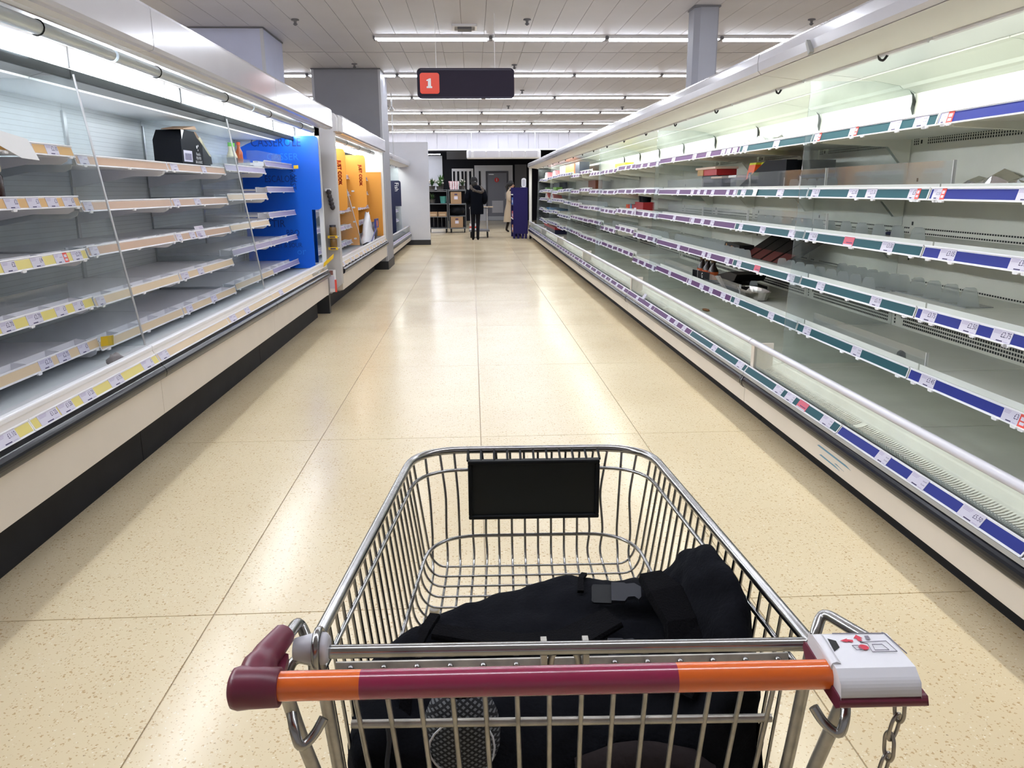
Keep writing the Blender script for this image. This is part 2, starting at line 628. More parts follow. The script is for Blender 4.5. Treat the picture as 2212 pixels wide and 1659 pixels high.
# floor: a bed of joint filler with terrazzo bays laid on it
mb = MB().box(-9, 9, -4, 39.5, -0.10, -0.004)
floor = structure(build(mb, 'floor', JOINT))
BX, BY = 0.93, 1.935
slab = MB().box(-BX / 2 + 0.0025, BX / 2 - 0.0025, -BY / 2 + 0.0025, BY / 2 - 0.0025, -0.02, 0.0).mesh('floor_tile', FLOOR)
for i in range(-3, 3):
    for j in range(-1, 15):
        inst(slab, 'floor_tile', floor, (0.024 + BX * (i + 0.5), 4.40 + BY * (j - 1.5), 0))
mb = MB()
mb.box(-9, 0.024 - 3 * BX - 0.003, -4, 39.5, -0.02, 0.0)
mb.box(0.024 + 3 * BX + 0.003, 9, -4, 39.5, -0.02, 0.0)
mb.box(0.024 - 3 * BX, 0.024 + 3 * BX, -4, 4.40 - 3 * BY - 0.003, -0.02, 0.0)
mb.box(0.024 - 3 * BX, 0.024 + 3 * BX, 4.40 + BY * 13 + 0.003, 39.5, -0.02, 0.0)
build(mb, 'floor_field', FLOOR, floor)

# ceiling: a soffit with long metal planks
mb = MB().box(-9, 9, -4, 30.0, CZ + 0.012, CZ + 0.1)
ceiling = structure(build(mb, 'ceiling', CEILJ))
pl = MB().box(-0.1475, 0.1475, 0, 8.46, 0, 0.014).mesh('ceiling_plank', CEIL)
for i in range(-30, 31):
    for j in range(4):
        if abs(i * 0.3) < 8.8:
            inst(pl, 'ceiling_plank', ceiling, (i * 0.3 + 0.05, -4 + 8.5 * j + 0.02 * (i % 2), CZ))

structure(build(MB().box(-9.1, -9, -4, 39.5, 0, 3.6), 'wall_left', WALLW))
structure(build(MB().box(9, 9.1, -4, 39.5, 0, 3.6), 'wall_right', WALLW))
structure(build(MB().box(-9, 9, -4.1, -4, 0, 3.6), 'wall_front', WALLW))

# bulkhead at the end of the hall: white vertical boards above the stock-room front
BK = 30.0
bh = structure(build(MB().box(-9, 9, BK + 0.02, BK + 0.35, 2.84, CZ + 0.1), 'wall_bulkhead', WALLW))
bd = MB().box(-0.179, 0.179, 0, 0.02, 2.86, CZ).mesh('bulkhead_board', mat('bulkhead_paint', (0.50, 0.49, 0.53), 0.5))
for i in range(-12, 13):
    inst(bd, 'bulkhead_board', bh, (i * 0.37 + 0.05, BK, 0))
build(MB().box(-9, 9, BK - 0.03, BK + 0.03, 2.82, 2.86), 'bulkhead_trim', WHITE, bh)
# stock-room front behind
wb = structure(build(MB().box(-9, 9, 38, 38.1, 0, 3.6), 'wall_back', CHAR))
build(MB().box(-1.15, 2.9, 37.93, 38, 2.80, 3.15), 'wall_panel', MIDG, wb)
build(MB().box(-9, 9, BK + 0.36, 38, 3.15, 3.2), 'stock_room_ceiling', MIDG, wb)
build(MB().box(-0.93, 0.06, 37.95, 38, 1.2, 2.38), 'window_panel', WHITE, wb)
sl = MB().box(-0.045, 0.045, 37.93, 37.96, 1.25, 2.26).mesh('vision_slot', CHAR)
for x in (-0.83, -0.64, -0.44, -0.29, -0.08):
    inst(sl, 'vision_slot', wb, (x, 0, 0))
mb = MB().box(0.12, 0.64, 37.95, 38, 0, 2.52).box(1.70, 1.90, 37.95, 38, 0, 2.52).box(0.64, 1.70, 37.95, 38, 2.26, 2.52)
build(mb, 'door_surround', WALLW, wb)
inst(MB().box(-0.04, 0.04, 37.93, 37.96, 1.25, 2.26).mesh('vision_slot', CHAR), 'vision_slot', wb, (0.36, 0, 0))
build(MB().box(2.0, 2.55, 37.95, 38, 0, 2.55), 'grey_wall_panel', MIDG, wb)
# left opening: a lit room beyond
build(MB().box(-3.5, -1.36, 37.9, 37.95, 0, 2.95), 'pale_wall_panel', WALLW, wb)
for k, z in enumerate((2.98, 3.10)):
    build(MB().box(-3.4, -1.40, 36.6 - 1.5 * k, 36.72 - 1.5 * k, z - 0.03, z), 'lamp_strip', TUBE, wb)
d1 = structure(bpy.data.objects.new('door_1', None)); link(d1); ORG[d1.name] = (0, 0, 0)
mb = MB().box(0.64, 0.72, 37.92, 38, 0, 2.26).box(1.62, 1.70, 37.92, 38, 0, 2.26).box(0.72, 1.62, 37.92, 38, 2.18, 2.26)
build(mb, 'door_frame', mat('frame_dark', (0.07, 0.07, 0.09), 0.5), d1)
build(MB().box(0.725, 1.615, 37.94, 37.98, 0.01, 2.175), 'door_leaf', DOORG, d1)
build(MB().box(0.725, 1.615, 37.925, 37.94, 0.01, 0.20), 'kick_panel', mat('door_kick', (0.4, 0.41, 0.44), 0.4, 0.3), d1)
build(MB().box(0.92, 1.45, 37.925, 37.94, 0.36, 0.92), 'vent_panel', mat('vent_pale', (0.5, 0.5, 0.55), 0.4), d1)
lv = MB().box(0.94, 1.43, 37.915, 37.925, 0, 0.03).mesh('louvre', mat('vent_pale2', (0.62, 0.62, 0.66), 0.4))
for k in range(7):
    inst(lv, 'louvre', d1, (0, 0, 0.40 + 0.075 * k))
mb = MB().lathe([(0.105, 0), (0.105, 0.012)], (1.15, 37.925, 1.86), 20, 0, 'y')
mb.box(1.135, 1.165, 37.915, 37.924, 1.80, 1.93, 1)
build(mb, 'warning_disc', [mat('sign_red', (0.65, 0.03, 0.03), 0.5), WHITE], d1)
build(MB().box(0.78, 1.02, 37.90, 37.94, 2.09, 2.13), 'door_closer', STEEL, d1)
build(MB().tube([(1.56, 37.90, 1.0), (1.56, 37.90, 1.3)], 0.015, 6), 'door_handle', STEEL, d1)

# white partition closing off the left run, facing down the aisle
wp = structure(build(MB().box(-3.6, -1.13, 21.30, 21.45, 0, 2.62), 'wall_partition', WALLW))
structure(build(MB().box(-3.6, -1.125, 21.28, 21.455, 0.0, 0.13), 'baseboard_partition', SKIRT))

# ------------------------------------------------------------------ columns
def column(name, label, x0, x1, y0, y1, chamfer=0.0, m=GREYW):
    t = thing(name, label, 'column', ((x0 + x1) / 2, (y0 + y1) / 2, 0))
    if chamfer:
        c = chamfer
        prof = [(x0 + c, y0), (x1 - 0.02, y0), (x1, y0 + 0.02), (x1, y1), (x0, y1), (x0, y0 + c)]
        build(MB().prism(prof, 0, CZ, 0, 'z'), 'shaft', m, t)
    else:
        build(MB().box(x0, x1, y0, y1, 0, CZ), 'shaft', m, t)
        e = 0.035
        build(MB().box(x1 - e, x1 + 0.004, y0 - 0.004, y0 + e, 0, CZ - 0.002), 'corner_bead', GREYE, t)
        build(MB().box(x0 - 0.004, x0 + e, y0 - 0.004, y0 + e, 0, CZ - 0.002), 'corner_bead', GREYE, t)
    build(MB().box(x0 - 0.01, x1 + 0.01, y0 - 0.01, y1 + 0.01, 0.0, 0.15), 'skirting', SKIRT, t)
    build(MB().box(x0 - 0.012, x1 + 0.012, y0 - 0.012, y1 + 0.012, CZ - 0.02, CZ - 0.003), 'ceiling_trim', MIDG, t)
    return t
column('column', 'wide blue-grey column behind the near left chiller, rising out of the picture', -3.76, -2.66, 11.07, 12.15, 0.0, mat('column_blue_grey', (0.50, 0.53, 0.70), 0.55, var=0.03))
column('column', 'wide dark grey column between the orange chiller and the fish chiller', -2.73, -1.56, 14.60, 15.70)
column('column', 'slim grey column with a bevelled corner behind the long right chiller', 2.62, 2.90, 9.75, 10.05, 0.06)

# ------------------------------------------------------------------ ceiling battens
lamp = MB()
body_mb = MB().box(-0.78, 0.78, -0.075, 0.075, 3.435, CZ)
lens_mb = MB().prism([(-0.055, 3.437), (0.055, 3.437), (0.048, 3.418), (-0.048, 3.418)], -0.752, 0.752, 0, 'x')
body_me, lens_me = None, None
ROWN = ['first row of lights from the camera', 'second row of lights from the camera', 'third row, just under the aisle sign', 'fourth row of lights from the camera', 'fifth row of lights from the camera', 'last row, by the white bulkhead']
KW = {-5: 'near the far left wall', -4: 'well left of the columns', -3: 'left of the columns', -2: 'behind the left column line', -1: 'above the left chillers', 0: 'just left of the aisle centre', 1: 'just right of the aisle centre', 2: 'above the right chiller', 3: 'beyond the right chiller', 4: 'at the far right'}
ROWO = {-1: 'row just outside the top of the picture', -2: 'row above the trolley', -3: 'row over the camera'}
for r in range(-3, 6):
    y = 11.68 + 3.56 * r if r < 5 else 29.3
    for k in range(-5, 5):
        x = -0.51 + 1.605 * k
        if -3.76 < x + 0.7 and x - 0.7 < -2.66 and 11.0 < y < 12.2 or (x > 7.8 or x < -8.2):
            continue
        lab = 'white batten ' + KW[k] + ', ' + (ROWN[r] if r >= 0 else ROWO[r])
        t = thing('ceiling_light', lab, 'light', (x, y, CZ - 0.04), 'battens of the ' + (ROWN[r] if r >= 0 else 'rows overhead'))
        if body_me is None:
            body_me = MB().box(-0.795, 0.795, -0.08, 0.08, 0.004, 0.04).mesh('body', WHITE)
            lens_me = MB().prism([(-0.058, 0.004), (0.058, 0.004), (0.05, -0.016), (-0.05, -0.016)], -0.752, 0.752, 0, 'x').mesh('diffuser', TUBE)
            clip_me = MB().box(-0.012, 0.012, -0.085, 0.085, -0.01, 0.03).mesh('end_clip', MIDG)
        for me_, nm in ((body_me, 'body'), (lens_me, 'diffuser')):
            o = bpy.data.objects.new(nm, me_); link(o, t)
        for sx in (-0.79, 0.79):
            o = bpy.data.objects.new('end_clip', clip_me); link(o, t); o.location = (sx, 0, 0)

# sprinklers, detector, hatch, sensor
sp_me = MB().lathe([(0.045, 0.0), (0.05, -0.012), (0.018, -0.02), (0.016, -0.05)], (0, 0, 0), 10).lathe([(0.022, -0.05), (0.03, -0.056), (0.01, -0.075)], (0, 0, 0), 8).mesh('sprinkler_head', MIDG)
SPR = [((695, 62), 'far left of the ceiling smoke detector'), ((1212, 62), 'right of the ceiling hatch'), ((1719, 62), 'above the right chiller fascia'), ((770, 143), 'on the dark column top edge'), ((1158, 154), 'behind the right end of the aisle sign'), ((830, 207), 'beside the dark column, third bay'), ((1128, 207), 'below the aisle sign'), ((862, 242), 'left, in the fourth bay'), ((1108, 241), 'right, in the fourth bay'), ((1355, 242), 'over the right chiller, fourth bay'), ((1305, 261), 'over the right chiller, fifth bay')]
for (x, y), w in [((-2.14, 10.6), 'ceiling left of the smoke detector, above the near columns'), ((0.72, 10.55), 'ceiling to the right of the square hatch'), ((4.3, 10.5), 'ceiling over the fascia of the right chiller'), ((-1.92, 14.1), 'ceiling at the top edge of the dark column'), ((0.75, 14.2), 'ceiling beside the right end of the aisle sign'), ((-2.0, 17.7), 'ceiling beside the dark column in the third bay'), ((1.1, 17.7), 'ceiling below the right end of the aisle sign'), ((-2.1, 20.9), 'ceiling left, in the fourth bay of lights'), ((0.95, 20.9), 'ceiling right of centre in the fourth bay of lights'), ((3.9, 21.2), 'ceiling over the right chiller in the fourth bay')]:
    o = bpy.data.objects.new('sprinkler_head', sp_me); o.location = (x, y, CZ); link(o)
    tag(o, 'small dark sprinkler head on the ' + w, 'sprinkler', 'ceiling sprinklers')
t = thing('smoke_detector', 'round white smoke detector on the ceiling above the left aisle', 'detector', (-1.86, 9.2, CZ))
build(MB().lathe([(0.075, CZ), (0.075, CZ - 0.015)], (-1.86, 9.2, 0), 18), 'base_ring', GREYPL, t)
build(MB().lathe([(0.066, CZ - 0.015), (0.06, CZ - 0.05), (0.03, CZ - 0.058)], (-1.86, 9.2, 0), 18), 'dome', WHITE, t)
t = thing('ceiling_hatch', 'square white ceiling vent hatch before the first light row', 'vent', (-0.06, 11.0, CZ))
mb = MB()
for a in ((-0.16, 0.16, -0.16, -0.13), (-0.16, 0.16, 0.13, 0.16), (-0.16, -0.13, -0.13, 0.13), (0.13, 0.16, -0.13, 0.13)):
    mb.box(-0.06 + a[0], -0.06 + a[1], 11.0 + a[2], 11.0 + a[3], CZ - 0.03, CZ - 0.001)
build(mb, 'frame', WHITE, t)
build(MB().box(-0.15, 0.03, 10.92, 11.1, CZ - 0.05, CZ - 0.001), 'sensor_box', MIDG, t)
t = thing('ceiling_speaker', 'dark saucer-shaped ceiling fitting beside the slim right column', 'speaker', (3.62, 11.2 + 1.6, CZ))
build(MB().lathe([(0.05, CZ), (0.045, CZ - 0.06)], (3.62, 12.8, 0), 12), 'stem', MIDG, t)
build(MB().lathe([(0.05, CZ - 0.06), (0.17, CZ - 0.10), (0.17, CZ - 0.11), (0.03, CZ - 0.09)], (3.62, 12.8, 0), 18), 'saucer', BLACKP, t)
t = thing('hanging_pole', 'thin grey drop pole with a clamp hanging left of the partition', 'pole', (-1.72, 18.2, 2.2))
build(MB().tube([(-1.72, 18.2, 2.05), (-1.72, 18.2, CZ)], 0.012, 6), 'rod', STEEL, t)
build(MB().lathe([(0.02, 0), (0.06, 0.03), (0.02, 0.10)], (-1.72, 18.2, 3.08), 10), 'clamp', STEEL, t)

# aisle sign
SY = 10.2
t = thing('aisle_sign', 'dark purple hanging aisle sign with a red square and the number 1', 'sign', (-0.05, SY, 2.49))
def rrect(x0, x1, z0, z1, r, n=6):
    p = []
    for cx, cz, a0 in ((x1 - r, z1 - r, 0), (x0 + r, z1 - r, 90), (x0 + r, z0 + r, 180), (x1 - r, z0 + r, 270)):
        for k in range(n + 1):
            a = R(a0 + 90 * k / n)
            p.append((cx + r * math.cos(a), cz + r * math.sin(a)))
    return p
SIGNC = mat('sign_aubergine', (0.016, 0.011, 0.024), 0.55, spec=0.2)
build(MB().prism(rrect(-0.644, 0.537, 2.49, 2.84, 0.05), SY, SY + 0.03), 'board', SIGNC, t)
build(MB().prism(rrect(-0.61, -0.375, 2.545, 2.785, 0.03), SY - 0.008, SY), 'number_tile', mat('sign_tile_red', (0.78, 0.065, 0.03), 0.4), t)
mb = MB()
mb.add([(-0.53, SY - 0.012, 2.610), (-0.462, SY - 0.012, 2.610), (-0.462, SY - 0.012, 2.628), (-0.476, SY - 0.012, 2.634), (-0.476, SY - 0.012, 2.72), (-0.495, SY - 0.012, 2.72), (-0.53, SY - 0.012, 2.703), (-0.53, SY - 0.012, 2.690), (-0.513, SY - 0.012, 2.694), (-0.513, SY - 0.012, 2.634), (-0.53, SY - 0.012, 2.628)], [tuple(range(11))])
build(mb, 'numeral', WHITE, t)
build(MB().box(-0.60, 0.50, SY - 0.004, SY, 2.818, 2.826).box(-0.60, 0.50, SY - 0.004, SY, 2.500, 2.508), 'edge_groove', mat('sign_groove', (0.05, 0.045, 0.075), 0.4), t)
for x in (-0.41, 0.30):
    build(MB().tube([(x, SY + 0.015, 2.83), (x, SY + 0.015, CZ)], 0.004, 5), 'suspension_wire', WHITE, t)

# ------------------------------------------------------------------ chiller building blocks
def spt(s, a, zt, t, d, h=0.052, lean=0.014):
    l = math.hypot(h, lean)
    na, nz = -h / l, lean / l
    return (s * (a - lean * (1 - t) + na * d), zt - h * (1 - t) + nz * d)

def strip(parent, s, a, zt, y0, y1, colm, h=0.052, lean=0.014, name='price_strip'):
    mb = MB()
    def band(t0, t1, d0, d1, m):
        pr = [spt(s, a, zt, t0, d0, h, lean), spt(s, a, zt, t1, d0, h, lean), spt(s, a, zt, t1, d1, h, lean), spt(s, a, zt, t0, d1, h, lean)]
        mb.prism(pr, y0, y1, m)
    band(0.0, 1.0, 0.0, 0.003, 0)
    band(0.93, 1.03, 0.003, 0.008, 0)
    band(-0.02, 0.05, 0.003, 0.007, 0)
    pr = [spt(s, a, zt, t, d, h, lean) for t, d in ((0.13, 0.003), (0.86, 0.003), (0.86, 0.0042), (0.13, 0.0042))]
    mb.prism(pr, y0 + 0.006, y1 - 0.006, 1)
    return build(mb, name, [PLW, colm], parent)

def ticket_mesh(mb, s, a, zt, ya, yb, kind, h=0.052, lean=0.014, detail=True):
    y0, y1 = min(ya, yb), max(ya, yb)
    def P(y, t, d):
        x, z = spt(s, a, zt, t, d, h, lean)
        return (x, y, z)
    m = {'R': 2, 'P': 3}.get(kind, 0)
    t0, t1 = (0.07, 0.92)
    if kind == 'card': t0, t1 = (-0.15, 1.55)
    vs = [P(y0, t0, 0.0042), P(y1, t0, 0.0042), P(y1, t1, 0.0042), P(y0, t1, 0.0042), P(y0, t0, 0.0055), P(y1, t0, 0.0055), P(y1, t1, 0.0055), P(y0, t1, 0.0055)]
    mb.add(vs, [(0, 3, 2, 1), (4, 5, 6, 7), (0, 1, 5, 4), (1, 2, 6, 5), (2, 3, 7, 6), (3, 0, 4, 7)], m)
    if not detail:
        return
    w = y1 - y0
    # reader's left edge and direction
    yl, dy = (y1, -1) if s > 0 else (y0, 1)
    right = (0, dy, 0)
    b0, b1 = P(0, 0, 0), P(0, 1, 0)
    up = Vector((b1[0] - b0[0], 0, b1[2] - b0[2]))
    def bar(u0, u1, t0, t1, m):
        ya, yb = yl + dy * w * u0, yl + dy * w * u1
        mb.add([P(ya, t0, 0.0059), P(yb, t0, 0.0059), P(yb, t1, 0.0059), P(ya, t1, 0.0059)], [(0, 1, 2, 3)], m)
    if kind in ('R',):
        bar(0.2, 0.8, 0.2, 0.4, 0); bar(0.2, 0.8, 0.5, 0.75, 0)
        return
    if kind == 'P':
        bar(0.05, 0.95, 0.08, 0.22, 0); bar(0.3, 0.9, 0.35, 0.42, 1)
        return
    bar(0.06, 0.46, 0.80, 0.84, 4); bar(0.06, 0.44, 0.71, 0.75, 4); bar(0.06, 0.40, 0.62, 0.66, 4)
    bar(0.30, 0.62, 0.12, 0.20, 1); bar(0.68, 0.9, 0.13, 0.17, 4)
    if kind == 'card':
        bar(0.1, 0.5, 0.2, 0.6, 4); bar(0.5, 0.95, 0.9, 0.98, 4); bar(0.5, 0.95, 1.1, 1.2, 4); bar(0.5, 0.95, 1.3, 1.4, 4)
        return
    if kind == '-':
        bar(0.55, 0.92, 0.52, 0.62, 4)
        return
    def pt(u, t):
        return P(yl + dy * w * u, t, 0.006)
    if kind == 'see':
        mb.text('see pack', pt(0.95, 0.60), right, up, 0.2 * h, 1, 'r', 0.75)
        mb.text('for price', pt(0.95, 0.33), right, up, 0.2 * h, 1, 'r', 0.75)
    else:
        big = min(0.40 * h, w * 0.52 / (text_mesh(kind)[2] * 0.85))
        mb.text(kind, pt(0.95, 0.42), right, up, big, 1, 'r', 0.85)

TKM = [PAPER, INK, REDT, PINK, INKP]

def ticket(parent, s, a, zt, ya, yb, kind, h=0.052, lean=0.014):
    mb = MB()
    ticket_mesh(mb, s, a, zt, ya, yb, kind, h, lean)
    return build(mb, 'price_ticket', TKM, parent)

CLIP_ME = MB().prism(rrect(-0.015, 0.015, -0.006, 0.006, 0.0055, 3), -0.005, 0.005, 0, 'x').mesh('ticket_clip', PLW)

def clip(parent, s, a, zt, y, h=0.052, lean=0.014):
    x, z = spt(s, a, zt, -0.06, 0.006, h, lean)
    o = inst(CLIP_ME, 'ticket_clip', parent, (x, y, z))
    return o

def tickets_far(parent, s, a, zt, y0, y1, rnd, h=0.052, lean=0.014):
    mb = MB()
    y = y0 + rnd.uniform(0.04, 0.2)
    while y < y1 - 0.14:
        ticket_mesh(mb, s, a, zt, y, y + 0.10, '-', h, lean, detail=False)
        y += 0.10 + rnd.choice((0.2, 0.32, 0.45, 0.26))
    if mb.v:
        build(mb, 'price_tickets', TKM, parent, kind='stuff')
    mb = MB()
    k = 0
    y = y0 + 0.04
    while y < y1 - 0.03:
        x, z = spt(s, a, zt, -0.06, 0.006, h, lean)
        mb.box(x - 0.005, x + 0.005, y - 0.015, y + 0.015, z - 0.006, z + 0.006)
        y += (0.07, 0.2)[k % 2] ; k += 1
    build(mb, 'ticket_clips', PLW, parent, kind='stuff')

# ------------------------------------------------------------------ right run: six long open chillers
RT = {
 1: [(3.33, 3.28, '-'), (3.28, 3.24, 'R'), (3.53, 3.42, 'see'), (3.74, 3.64, 'see'), (4.14, 4.08, '-'), (4.08, 4.05, 'R'), (4.57, 4.51, '-'), (4.51, 4.48, 'R'), (5.19, 5.09, '-'), (5.78, 5.68, '-'), (6.01, 5.9, '-'), (6.15, 6.05, '-'), (6.28, 6.18, '-'), (6.68, 6.56, '-'), (7.07, 6.98, '-'), (7.84, 7.71, '-')],
 2: [(2.79, 2.7, '£3.50'), (3.32, 3.26, '£2.50'), (3.26, 3.23, 'R'), (3.51, 3.45, '£5'), (3.45, 3.42, 'R'), (3.9, 3.8, '£3.30'), (4.09, 3.99, '£2.85'), (4.54, 4.44, '£2.75'), (5.07, 4.96, 'see'), (5.76, 5.66, '£2'), (5.93, 5.87, '-'), (6.1, 6.03, '-'), (6.49, 6.41, '-'), (6.7, 6.62, '-'), (6.9, 6.81, '-'), (7.08, 7.01, '-'), (7.6, 7.5, '-')],
 3: [(2.78, 2.67, '£3.75'), (3.22, 3.11, '£3.05'), (3.7, 3.59, '£3.50'), (4.09, 3.98, 'P'), (4.53, 4.42, '£2.50'), (4.83, 4.73, '£5'), (5.33, 5.23, '£2.50'), (5.76, 5.68, '-'), (6.47, 6.37, '-'), (6.75, 6.65, '-'), (7.06, 6.95, '-'), (7.7, 7.6, '-')],
 4: [(2.82, 2.71, '£2.75'), (3.02, 2.91, '£2.50'), (3.3, 3.19, '£3.75'), (3.75, 3.65, '£5.75'), (4.37, 4.27, 'see'), (4.8, 4.69, 'see'), (5.39, 5.28, 'P'), (5.76, 5.66, '-'), (6.04, 5.94, '-'), (6.51, 6.41, '-'), (6.67, 6.57, '-'), (7.5, 7.4, '-')],
 5: [(2.70, 2.61, '£3'), (2.61, 2.57, 'R'), (3.25, 3.14, '£3.45'), (3.89, 3.79, 'see'), (4.5, 4.4, 'see'), (5.07, 4.97, '-'), (5.76, 5.65, '-'), (6.09, 5.98, '-'), (6.41, 6.31, '-'), (6.69, 6.57, '-'), (7.05, 6.95, '-'), (7.8, 7.7, '-')],
 6: [(2.18, 2.08, '£2.75'), (2.43, 2.31, '£5.50'), (2.75, 2.64, 'see'), (3.0, 2.91, 'see'), (3.53, 3.42, 'see'), (3.81, 3.7, 'P'), (3.97, 3.86, 'see'), (4.13, 4.02, 'see'), (4.77, 4.65, 'see'), (5.3, 5.2, '-'), (6.1, 6.0, '-'), (6.35, 6.25, '-'), (6.6, 6.5, '-'), (7.3, 7.2, '-'), (7.9, 7.8, '-')],
}
RZ = [1.70, 1.397, 1.155, 0.89, 0.615]

def rcol(y):
    return S_BLUE if y < 3.3 else S_TEAL if y < 5.8 else S_PURP if y < 15.8 else S_NAVY

GR_PROF = [(1.681, 0.368), (1.687, 0.350), (1.702, 0.337), (1.727, 0.331), (1.762, 0.335), (1.788, 0.345)]

def chiller_r(s, Y0, Y1, nb, label, RZb, near=False, back=2.52, front_post=True, end=False, colf=rcol, enam=ENAM_R, seed=1, dz=0.0):
    rnd = random.Random(seed)
    t = thing('open_chiller', label, 'chiller', (s * 2.05, (Y0 + Y1) / 2, 0))
    e = 0.004
    a0, a1 = Y0 + e, Y1 - e
    B = lambda mb, x0, x1, z0, z1, m=0, p=a0, q=a1: mb.box(s * x0, s * x1, p, q, z0, z1, m)
    build(B(MB(), 1.76, 1.80, 0.0, 0.16), 'kick_plate', KICK, t)
    build(B(MB(), 1.645, 1.79, 0.125, 0.30), 'base_panel', CREAM, t)
    pr = [(s * (1.652 - 0.038 * math.cos(R(a))), 0.258 + 0.038 * math.sin(R(a))) for a in range(-80, 81, 16)]
    pr += [(s * 1.662, 0.294), (s * 1.662, 0.222)]
    bm = MB().prism(pr, a0, a1, 0)
    for yy in (a0, a1 - 0.02):
        bm.prism([(s * (1.652 - 0.041 * math.cos(R(a))), 0.258 + 0.041 * math.sin(R(a))) for a in range(-80, 81, 32)] + [(s * 1.662, 0.296), (s * 1.662, 0.220)], yy, yy + 0.02, 0)
    build(bm, 'bumper', BUMP, t)
    build(MB().prism([(s * 1.626, 0.294), (s * 1.630, 0.310), (s * 1.66, 0.312), (s * 1.66, 0.294)], a0, a1), 'bumper_trim', STEEL, t)
    # front ticket rail, leaning back
    n3 = [Y0 + (Y1 - Y0) * k / nb for k in range(nb + 1)]
    for k in range(nb):
        st = strip(t, s, 1.664, 0.352, n3[k] + 0.004, n3[k + 1] - 0.004, colf(n3[k] + 0.1), 0.042, 0.029, 'front_ticket_rail')
        if near:
            for (ya, yb, kd) in RT[6]:
                if n3[k] <= min(ya, yb) and max(ya, yb) <= n3[k + 1]:
                    ticket(st, s, 1.664, 0.352, ya, yb, kd, 0.042, 0.029)
        else:
            tickets_far(st, s, 1.664, 0.352, n3[k], n3[k + 1], rnd, 0.042, 0.029)
    # air intake: dark trough with curved bars
    build(MB().prism([(s * 1.672, 0.345), (s * 1.672, 0.29), (s * 1.80, 0.29), (s * 1.80, 0.325), (s * 1.73, 0.312), (s * 1.69, 0.328)], a0, a1), 'intake_trough', SLOT, t)
    gm = MB()
    y = Y0 + 0.02
    pitch = 0.0185 if Y0 < 9 else 0.037
    while y < Y1 - 0.02:
        w = pitch * 0.55
        if pitch < 0.02 and int((y - Y0) / 1.25 * 67) % 67 in (0, 1): w = pitch * 1.0
        up = [(s * x, z) for x, z in GR_PROF]
        vs = [(x, y, z) for x, z in up] + [(x, y + w, z) for x, z in up]
        n = len(up)
        gm.add(vs, [(i, i + 1, n + i + 1, n + i) for i in range(n - 1)], 0, True)
        y += pitch
    build(gm, 'intake_grille', enam, t, kind='stuff')
    build(MB().prism([(s * 1.785, 0.340), (s * 1.795, 0.354), (s * 1.85, 0.360), (s * 1.86, 0.364), (s * 1.915, 0.368), (s * 1.93, 0.35), (s * 1.93, 0.30), (s * 1.80, 0.30)], a0, a1), 'inner_sill', enam, t, bevel=0.003)
    build(B(MB(), 1.672, 1.677, 0.348, 0.49), 'front_glass', GLASS, t)
    pr = [(s * (1.675 + 0.021 * math.cos(R(a))), 0.50 + 0.017 * math.sin(R(a))) for a in range(0, 360, 30)]
    build(MB().prism(pr, a0, a1, 0, smooth=True), 'front_rail', mat('rail_lavender', (0.58, 0.57, 0.64), 0.25), t)
    if front_post:
        build(B(MB(), 1.668, 1.80, 0.33, 0.492, 0, Y1 - 0.02, Y1 - 0.006).box(s * 1.668, s * 1.72, Y1 - 0.055, Y1 - 0.02, 0.33, 0.49), 'front_post', CREAM, t)
    # deck and back panels, bay by bay
    for k in range(nb):
        y0, y1 = n3[k] + 0.003, n3[k + 1] - 0.003
        build(MB().box(s * 1.92, s * (back - 0.004), y0, y1, 0.30, 0.335), 'deck_panel', DECK_R if s > 0 else DECK_L, t)
        bp = build(MB().box(s * back, s * (back + 0.02), y0, y1, 0.33, 1.98), 'back_panel', enam, t)
        mb = MB()
        b = back - 0.001
        y = y0 + 0.04
        ypitch = 0.02 if n3[k] < 6 else 0.04
        rows = [0.610 + 0.020 * r for r in range(9)] if k % 1 == 0 else []
        top = [1.632 + 0.014 * r for r in range(4)]
        low = [1.142, 1.168, 0.845, 0.862, 0.879]
        while y < y1 - 0.04:
            u = (y - y0) / (y1 - y0)
            if not (0.90 < u < 0.95):
                for z in (rows if n3[k] < 6 else rows[::2]):
                    mb.box(s * (b - 0.001), s * b, y, y + ypitch * 0.62, z, z + (0.012 if n3[k] < 6 else 0.024))
            if not (0.86 < u < 0.93) and n3[k] < 9:
                for z in top:
                    mb.box(s * (b - 0.001), s * b, y, y + ypitch * 0.4, z, z + 0.010)
                for z in low:
                    mb.box(s * (b - 0.001), s * b, y, y + ypitch * 0.6, z, z + 0.008)
            y += ypitch
        build(mb, 'vent_holes', SLOT, bp, kind='stuff')
        if n3[k] < 9:
            mb = MB()
            for z in (1.637, 1.43, 1.188, 0.99, 0.649, 0.50):
                mb.box(s * (b - 0.001), s * b, y1 - 0.12, y1 - 0.105, z, z + 0.02)
            build(mb, 'hook_slots', SLOT, bp)
        # upper curved lining above the top shelf, with a dark torn seam
        lin = build(MB().prism([(s * (back - 0.001), 1.915), (s * (back - 0.02), 1.925), (s * (back - 0.045), 1.935), (s * (back - 0.08), 1.940), (s * (back - 0.10), 1.955), (s * 2.24, 1.987), (s * 2.20, 1.990), (s * 2.20, 2.0), (s * (back - 0.001), 2.0)], y0, y1), 'upper_lining', mat('lining_pale_green', (0.60, 0.63, 0.57), 0.35) if s > 0 else enam, t)
        if n3[k] < 14:
            mb = MB()
            pts = [(back - 0.002, 1.80, 0.0), (back - 0.004, 1.835, 0.006), (back - 0.004, 1.87, -0.006), (back - 0.008, 1.91, 0.006), (back - 0.03, 1.928, 0.0)]
            mb.tube([(s * (x - 0.004), y0 + dy, z) for x, z, dy in pts], [0.003, 0.010, 0.011, 0.006, 0.001], 5)
            build(mb, 'seam_gap', SLOT, lin)
